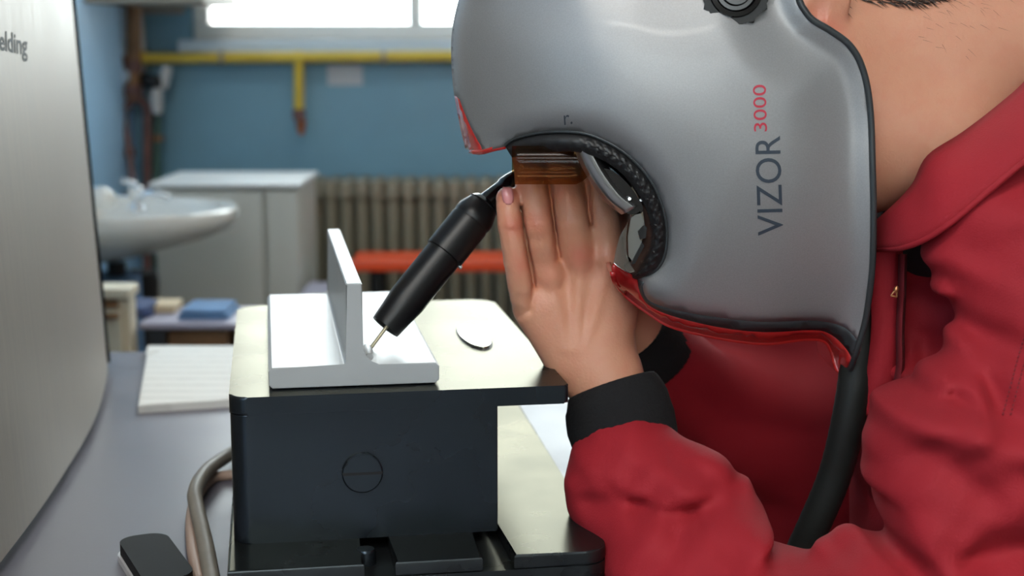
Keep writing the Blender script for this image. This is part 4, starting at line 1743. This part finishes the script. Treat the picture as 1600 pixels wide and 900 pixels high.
def trunk(p):
    d = cone(p, P(1690, 330, 1.275), P(1640, 700, 1.29), .105, .115, ((0, 1, 0), .78))
    d = smin(d, cone(p, P(1640, 700, 1.29), P(1640, 1250, 1.30), .115, .125, ((0, 1, 0), .8)), .06)
    d = smin(d, cone(p, SH, P(1500, 900, 1.075), .05, .042), .04)
    d = smin(d, chain(p, [(EL, .042), (P(1085, 890, 1.16), .038), (P(988, 775, 1.225), .034), (P(970, 690, 1.243), .031)], .02), .03)
    d = smin(d, cone(p, P(1500, 900, 1.075), EL, .042, .042), .03)
    d = smin(d, cone(p, RSH, REL, .05, .042), .04)
    d = smin(d, chain(p, [(P(1330, 700, 1.56), .042), (P(1120, 660, 1.50), .036), (P(1050, 590, 1.43), .030)], .02), .03)
    return d


def body_fn(p):
    d = smin(head(p), trunk(p), .04)
    m = p[:, 0] < .22
    out = d
    if m.any():
        h = hand(p[m])
        r = right_hand(p[m])
        out = d.copy()
        out[m] = smin(np.minimum(h, r), d[m], .004)
    return out


V, Q = surface(body_fn, (-.06, .98, .55), (.72, 1.66, 1.32), .0021)
V = relax(V, Q, 1, .35)
me = np_mesh('person', V, Q)
at = me.attributes.new('flush', 'FLOAT', 'POINT')
fl = np.zeros(len(V))
for c, wgt in zip(KNUCK, (.8, .35, .4, .45, .6, .5, .7, .3)):
    dd = ((V - arr(c)) ** 2).sum(1)
    fl = np.maximum(fl, wgt * np.exp(-dd / (.011 ** 2)))
dd = ((V - arr(P(1285, 40, HS - .085))) ** 2).sum(1)
fl = np.maximum(fl, .7 * np.exp(-dd / (.018 ** 2)))
at.data.foreach_set('value', fl.astype(F32))
per = link('person', me, M['skin'], None, True)
tag(per, 'person in a red work jacket bending over the workpiece with a hand raised', 'person')

# fingernail of the little finger
bm = B()
nc = P(793.5, 305, HY - .0135)
n0 = nc + Vector((0, -RM(17.6, HY) - .0012, 0))
nu = (P(793.2, 292, HY) - P(796, 320, HY)).normalized()
NR = 9
rws = []
for i in range(NR):
    t = i / (NR - 1)
    wv = .0052 * (1 - .35 * abs(2 * t - 1) ** 3) * (0.90 + .1 * t)
    row = []
    for j in range(7):
        s = (j - 3) / 3
        cc = n0 + nu * (.0075 - .0145 * (1 - t)) + Vector((s * wv, .0022 * s * s + .0012 * (1 - t) * 0 + .0030 * max(0, t - .45) ** 2 * 4, 0))
        row.append(bm.verts.new(cc))
    rws.append(row)
for a, b in zip(rws, rws[1:]):
    for j in range(6):
        bm.faces.new((a[j], a[j + 1], b[j + 1], b[j]))
nl = done(bm, 'fingernail', M['nail'], per, True)
s = nl.modifiers.new('thickness', 'SOLIDIFY'); s.thickness = .0006; s.offset = 0

# --- jacket
CREASE = []


def crease(a, b, wd, am, Ya):
    CREASE.append((arr(P(a[0], a[1], Ya)), arr(P(b[0], b[1], Ya)), wd, am * (1.35 if a[0] > 1180 else 1.15)))


for a, b, wd, am in (
    ((930, 822), (1010, 808), .010, .005), ((1010, 808), (1095, 796), .012, .003), 
    ((1050, 830), (1110, 800), .012, .004), ((1180, 890), (1215, 850), .012, .005), ((1215, 850), (1255, 838), .011, .006),
    ((1130, 880), (1175, 835), .012, -.005), ((990, 700), (1035, 672), .006, .002), ((960, 715), (975, 700), .005, .0025), ((1015, 690), (1030, 672), .005, .002), ((920, 730), (935, 712), .005, .002),
    
    ((1050, 732), (1125, 764), .007, .002), ((1000, 812), (1085, 810), .006, .004), ((1085, 810), (1120, 792), .006, .0025), ((1010, 895), (1060, 835), .007, .004), ((1060, 835), (1088, 815), .007, .003),
    ((1120, 835), (1190, 850), .009, .005), ((1145, 885), (1188, 842), .007, .004), ((950, 780), (1000, 812), .008, .003), ((1410, 842), (1600, 802), .009, .005), ((1440, 680), (1500, 738), .011, .004), ((1288, 800), (1302, 850), .007, .005), ((1350, 782), (1312, 852), .007, .005),
    ((1420, 560), (1475, 500), .009, .004), ((1540, 560), (1520, 640), .010, .004), ((1590, 700), (1540, 790), .014, .004),
    ((1255, 838), (1300, 800), .010, .008), ((1290, 845), (1325, 805), .012, .006), ((1360, 780), (1375, 830), .009, .016), ((1375, 830), (1445, 895), .010, .015), ((1345, 790), (1340, 850), .010, .006), ((1400, 800), (1450, 850), .016, -.006),
    ((1400, 830), (1500, 818), .014, .005), ((1500, 818), (1600, 790), .016, .006), ((1420, 690), (1490, 730), .016, .005), ((1420, 840), (1520, 860), .018, -.004),
    ((1385, 604), (1480, 612), .008, .007), ((1480, 612), (1610, 648), .009, .008), ((1385, 632), (1480, 636), .014, -.008), ((1480, 636), (1610, 676), .014, -.007), ((1500, 740), (1600, 770), .018, -.004),
    ((1510, 500), (1575, 540), .012, .007), ((1480, 560), (1530, 600), .012, .005), ((1530, 590), (1545, 640), .010, .005), ((1500, 590), (1560, 650), .014, -.005), ((1450, 470), (1500, 450), .014, .004),
    ((1440, 540), (1490, 480), .016, -.005), ((1540, 400), (1600, 380), .02, .006), ((1480, 440), (1600, 350), .016, -.006),
):
    crease(a, b, wd, am, 1.07 if a[0] > 1240 else 1.13)
NEARY = 1.20


def jacket_fn(p):
    # trunk of the jacket
    d = cone(p, P(1700, 330, 1.275), P(1650, 700, 1.295), .138, .165, ((0, 1, 0), .86))
    d = smin(d, cone(p, P(1650, 700, 1.295), P(1600, 1150, 1.31), .165, .185, ((0, 1, 0), .9)), .06)
    # left sleeve
    ua = cone(p, P(1720, 500, 1.125), P(1537, 740, 1.075), .090, .082)
    ua = smin(ua, cone(p, P(1537, 740, 1.075), P(1490, 905, 1.06), .082, .076), .04)
    fa = cone(p, P(1300, 1030, 1.06), P(1085, 890, 1.16), .066, .064)
    fa = smin(fa, cone(p, P(1085, 890, 1.16), P(988, 775, 1.225), .064, .056), .03)
    fa = smin(fa, cone(p, P(988, 775, 1.225), P(975, 722, 1.240), .053, .046), .015)
    fa = smin(fa, cone(p, P(1480, 905, 1.06), P(1300, 1030, 1.06), .076, .066), .03)
    fa = smin(fa, cone(p, P(1325, 858, 1.09), P(1430, 900, 1.08), .034, .045), .018)
    fa = smin(fa, cone(p, P(1005, 740, 1.215), P(1092, 785, 1.185), .034, .040), .035)
    sl = smin(ua, fa, .022)
    # right sleeve behind
    rs = cone(p, RSH, P(1330, 700, 1.56), .085, .085)
    rs = smin(rs, cone(p, P(1330, 700, 1.56), P(1120, 660, 1.50), .085, .065), .04)
    rs = smin(rs, cone(p, P(1120, 660, 1.50), P(1015, 555, 1.395), .062, .046), .03)
    rs = smin(rs, cone(p, P(1330, 690, 1.56), P(1330, 880, 1.55), .09, .08), .05)
    rs = smin(rs, cone(p, P(1330, 880, 1.56), P(1130, 840, 1.57), .075, .06), .05)
    rs = smin(rs, cone(p, P(1330, 540, 1.62), P(1110, 510, 1.62), .085, .08), .05)  # extra far bulk, raised to block back-window light and close the gap
    fp = cone(p, P(1490, 430, 1.25), P(1460, 660, 1.27), .052, .075)
    d = smin(d, fp, .03)
    d = smin(d, sl, .035)
    d = smin(d, rs, .03)
    # shoulder yoke and front panels
    d = smin(d, cone(p, P(1818, 125, 1.272), P(1720, 420, 1.275), .113, .13, ((0, 1, 0), .8)), .05)
    d = smin(d, cone(p, P(1560, 360, 1.13), P(1680, 470, 1.12), .055, .085), .05)
    # cloth folds
    m = (p[:, 1] < 1.26)
    if m.any():
        q2 = p[m][:, [0, 2]]
        f = np.zeros(len(q2), dtype=F32)
        for a_, b_, wd, am in CREASE:
            ab = (b_ - a_)[[0, 2]]
            q = q2 - a_[[0, 2]]
            t = np.clip((q @ ab) / (ab @ ab), 0, 1)
            dd = ((q - t[:, None] * ab) ** 2).sum(1)
            f += am * np.exp(-dd / (wd * wd))
        f += .0022 * np.sin(q2[:, 0] * 48 - q2[:, 1] * 62 + 1.8 * np.sin(q2[:, 0] * 31)) + .0014 * np.sin(q2[:, 0] * 95 + q2[:, 1] * 60 + 2.2 * np.sin(q2[:, 1] * 70)) + .0010 * np.sin(q2[:, 0] * 150 - q2[:, 1] * 170 + 2 * np.sin(q2[:, 0] * 60))
        d = d.copy()
        d[m] += f * np.clip((1.26 - p[m][:, 1]) / .05, 0, 1)
    # keep clear of the neck and the head
    hd = cone(p, P(1250, 110, 1.262), P(1610, 40, 1.27), .092, .088)
    d = np.maximum(d, -hd)
    he = ell(p, P(1035, 200, HS), (.185, .130, .205))
    return np.maximum(d, -he)


V, Q = surface(jacket_fn, (-.02, .90, .50), (.80, 1.74, 1.34), .0031)
V = relax(V, Q, 2, .5)
jk = link('jacket', np_mesh('jacket', V, Q), M['jacket'], per, True)

# knitted cuffs
def cuff(name, pts, radii, flat):
    bm = B()
    pts = [Vector(p) for p in pts]
    rows_ = []
    NS_ = 72
    cps = catmull(pts, 6)
    rr_ = np.interp(np.linspace(0, 1, len(cps)), np.linspace(0, 1, len(radii)), radii)
    for i, c in enumerate(cps):
        t = Vector(cps[min(i + 1, len(cps) - 1)] - cps[max(i - 1, 0)]).normalized()
        yv = Vector((0, 1, 0))
        yv = (yv - t * yv.dot(t)).normalized()
        xv = yv.cross(t)
        row = []
        for k in range(NS_):
            a = 2 * math.pi * k / NS_
            rb = rr_[i] * (1 + .012 * math.cos(a * 36))
            row.append(bm.verts.new(Vector(c) + xv * rb * math.cos(a) + yv * rb * flat * math.sin(a)))
        rows_.append(row)
    for a, b in zip(rows_, rows_[1:]):
        for k in range(NS_):
            bm.faces.new((a[k], a[(k + 1) % NS_], b[(k + 1) % NS_], b[k]))
    o = done(bm, name, M['knit'], per, True)
    s = o.modifiers.new('thickness', 'SOLIDIFY')
    s.thickness = .004
    s.offset = -1
    return o


cuff('cuff', [P(955, 603, 1.262), P(963, 628, 1.257), P(970, 660, 1.252), P(982, 700, 1.244), P(1000, 738, 1.235)], [RM(73, 1.26), RM(84, 1.26), RM(88, 1.26), RM(84, 1.26), RM(70, 1.26)], .82)
cuff('cuff', [P(988, 524, 1.37), P(1005, 545, 1.377), P(1025, 570, 1.385)], [.036, .041, .040], .9)

# collar: a standing band around the neck, its lower edge flaring out
def coll(a, b):
    return a, b
up = [(1300, 352, 1.33), (1335, 362, 1.27), (1362, 352, 1.215), (1395, 325, 1.172), (1428, 290, 1.155), (1452, 245, 1.150), (1505, 210, 1.148), (1560, 168, 1.150), (1610, 122, 1.158), (1680, 30, 1.18), (1720, -60, 1.24), (1700, -70, 1.33), (1620, 40, 1.39), (1500, 220, 1.40), (1380, 330, 1.38), (1300, 352, 1.33)]
lo_ = [(1290, 392, 1.34), (1330, 400, 1.265), (1368, 391, 1.195), (1405, 389, 1.142), (1440, 378, 1.115), (1482, 352, 1.098), (1535, 308, 1.090), (1590, 262, 1.088), (1650, 215, 1.095), (1740, 130, 1.13), (1800, 30, 1.24), (1770, 20, 1.36), (1660, 130, 1.44), (1500, 300, 1.45), (1370, 380, 1.41), (1290, 392, 1.34)]
uc = catmull([np.array(tuple(P(*q))) for q in up], 6)
lc = catmull([np.array(tuple(P(*q))) for q in lo_], 6)
rows = []
for a, b in zip(uc, lc):
    a, b = Vector(a), Vector(b)
    row = []
    for j in range(8):
        t = j / 7
        q = a.lerp(b, t)
        q.y -= .010 * math.sin(math.pi * t) * (1 if a.y < 1.27 else -1)
        q.z += .004 * math.sin(math.pi * t)
        row.append(q)
    rows.append(row)
strip('collar', rows, M['jacket'], per, thick=.0045)
bm = B()
tube(bm, [Vector(b) + Vector((0, -.0015, .001)) for b in lc[:60]], .0024, 8)
done(bm, 'collar_edge', M['jacket'], per, 60)

bm = B()
bmesh.ops.create_uvsphere(bm, u_segments=32, v_segments=18, radius=1.0)
bmesh.ops.transform(bm, matrix=Matrix.Translation(P(1470, 360, 1.262)) @ Matrix.Diagonal((.060, .084, .048, 1)), verts=bm.verts)
done(bm, 'collar_fill', M['darkbag'], per, True)  # dark rounded form filling the gap inside the collar
# front opening with zip
def placket(name, pts, wpx, m_, th=.003):
    c = catmull([np.array(tuple(P(*q))) for q in pts], 6)
    rows_ = [[Vector(q) + Vector((-RM(wpx, 1.2) / 2, .004, 0)), Vector(q) + Vector((0, 0, 0)), Vector(q) + Vector((RM(wpx, 1.2) / 2, .004, 0))] for q in c]
    return strip(name, rows_, m_, per, thick=th)
placket('front_facing', [(1385, 380, 1.195), (1388, 450, 1.198), (1388, 520, 1.20), (1380, 590, 1.205), (1372, 650, 1.21)], 52, M['jacket'])
placket('zip_edge', [(1412, 398, 1.180), (1411, 450, 1.182), (1408, 520, 1.185), (1408, 575, 1.188), (1398, 625, 1.192)], 7, M['stitch'], .004)
bm = B()
lathe(bm, [(.001, 0), (.0022, .002), (.0022, .004), (.001, .006)], 10, frame_from((-.3, 0, -1), P(1402, 447, 1.174)))
z0 = P(1401, 451, 1.174)
for a, b in (((1401, 450), (1392, 462)), ((1392, 462), (1401, 464)), ((1401, 464), (1402, 451))):
    tube(bm, [P(a[0], a[1], 1.174), P((a[0] + b[0]) / 2, (a[1] + b[1]) / 2, 1.1735), P(b[0], b[1], 1.174)], .0009, 8)
done(bm, 'zip_pull', M['brass'], per, 60)

# shoulder seam stitches
jb = bvh_of(jk)
bm = B()
sm = resample([(1602, 520), (1590, 560), (1578, 605), (1566, 650)], 7)
for off in (0, 12):
    for a, b in zip(sm[:-1], sm[1:]):
        pa, pb = a + (b - a) * .15 + np.array([off, 0]), a + (b - a) * .75 + np.array([off, 0])
        hit = [jb.ray_cast(CAM, ray(*q).normalized())[0] for q in (pa, pb)]
        if None in hit:
            continue
        h0, h1 = [h - Vector((0, .0006, 0)) for h in hit]
        tube(bm, [h0, h0.lerp(h1, .5), h1], .0007, 5)
sti = done(bm, 'seam_stitches', M['stitch'], per)
sti['kind'] = 'stuff'

# hair: strands over the back of the neck and head
pb_ = bvh_of(per)
bm = B()
rng = random.Random(5)
nstr = 0


def grow(o_, d_, ln, lift, dirv, wd):
    hit = pb_.ray_cast(o_, d_)
    if hit[0] is None:
        return
    p0, nrm = hit[0], hit[1]
    if nrm.dot(d_) > 0:
        nrm = -nrm
    rel = p0 - CAM
    cy_ = rel.y * math.cos(PITCH) - rel.z * math.sin(PITCH)
    sx_ = 800 + FPX * rel.x / cy_
    sy_ = 450 - FPX * (rel.y * math.sin(PITCH) + rel.z * math.cos(PITCH)) / cy_
    if d_.z < -.9 and nrm.y < .25 and nape(sx_, sy_) > 1:
        return
    d = (dirv - nrm * dirv.dot(nrm)).normalized()
    sd = d.cross(nrm).normalized() * wd
    pts = [p0 - nrm * .0004, p0 + d * ln * .5 + nrm * lift, p0 + d * ln + nrm * lift * 1.2]
    a0, a1 = bm.verts.new(pts[0] - sd), bm.verts.new(pts[0] + sd)
    b0, b1 = bm.verts.new(pts[1] - sd * .8), bm.verts.new(pts[1] + sd * .8)
    c = bm.verts.new(pts[2])
    bm.faces.new((a0, a1, b1, b0))
    bm.faces.new((b0, b1, c))


def hairdir():
    a = math.radians(rng.uniform(-70, -15))
    return Vector((math.cos(a), rng.uniform(-.3, .3), math.sin(a)))


def nape(x, y):
    # inside (< 1) the hair is dense, outside it thins to stray hairs
    return math.hypot((x - 1405) / 205, (y + 172) / 178)


for i in range(7000):
    x, y = rng.uniform(1290, 1640), rng.uniform(-170, 120)
    e = nape(x, y)
    if x < 1330 + max(0, y + 60) * .8:
        continue
    if e < 1:
        grow(CAM, ray(x, y).normalized(), rng.uniform(.007, .013), rng.uniform(.0004, .0014), hairdir(), .0005)
    elif x > 1425 and rng.random() < .17 * math.exp(-(e - 1) * 6):
        grow(CAM, ray(x, y).normalized(), rng.uniform(.007, .014), rng.uniform(.0003, .0012), hairdir(), .00011)
for i in range(9000):
    X, Y = rng.uniform(P(1240, -100, 1.26).x, P(1610, -100, 1.26).x), rng.uniform(1.165, 1.36)
    q = P(1405, -172, 1.2)
    if ((X - q.x) / RM(215, 1.25)) ** 2 + ((Y - 1.262) / .12) ** 2 > rng.uniform(.85, 1.1):
        continue
    grow(Vector((X, Y, 1.7)), Vector((0, 0, -1)), rng.uniform(.008, .015), rng.uniform(.0006, .002), hairdir(), .0006)
hr = done(bm, 'hair', M['hair'], per)

# seat and legs below the frame
stl = empty('work_stool', (.50, 1.30, 0), 'round work stool carrying the person beside the desk', 'stool')
bm = B()
lathe(bm, [(.15, .40), (.17, .41), (.175, .43), (.165, .445), (.10, .45)], 32, Matrix.Translation((.50, 1.30, 0)))
done(bm, 'seat', M['black'], stl, 40)
bm = B()
lathe(bm, [(.025, .05), (.025, .40)], 16, Matrix.Translation((.50, 1.30, 0)))
done(bm, 'post', M['chrome'], stl, 40)
bm = B()
lathe(bm, [(.20, 0), (.20, .015), (.05, .05), (.026, .06)], 32, Matrix.Translation((.50, 1.30, 0)))
done(bm, 'base', M['desk_leg'], stl, 40)
for sy_ in (-1, 1):
    bm = B()
    tube(bm, catmull([(.52, 1.30 + .07 * sy_, .535), (.34, 1.30 + .10 * sy_, .535), (.20, 1.30 + .12 * sy_, .52), (.16, 1.30 + .12 * sy_, .44), (.17, 1.30 + .12 * sy_, .25), (.19, 1.30 + .12 * sy_, .09)], 5), list(np.interp(np.linspace(0, 1, 26), [0, .5, 1], [.082, .068, .052])), 18)
    done(bm, 'trouser_leg', M['jacket'], per, 60)
    bm = B()
    box(bm, .04, .24, 1.30 + .12 * sy_ - .045, 1.30 + .12 * sy_ + .045, 0.0, .10, .03, 3)
    done(bm, 'shoe', M['black'], per, 60)
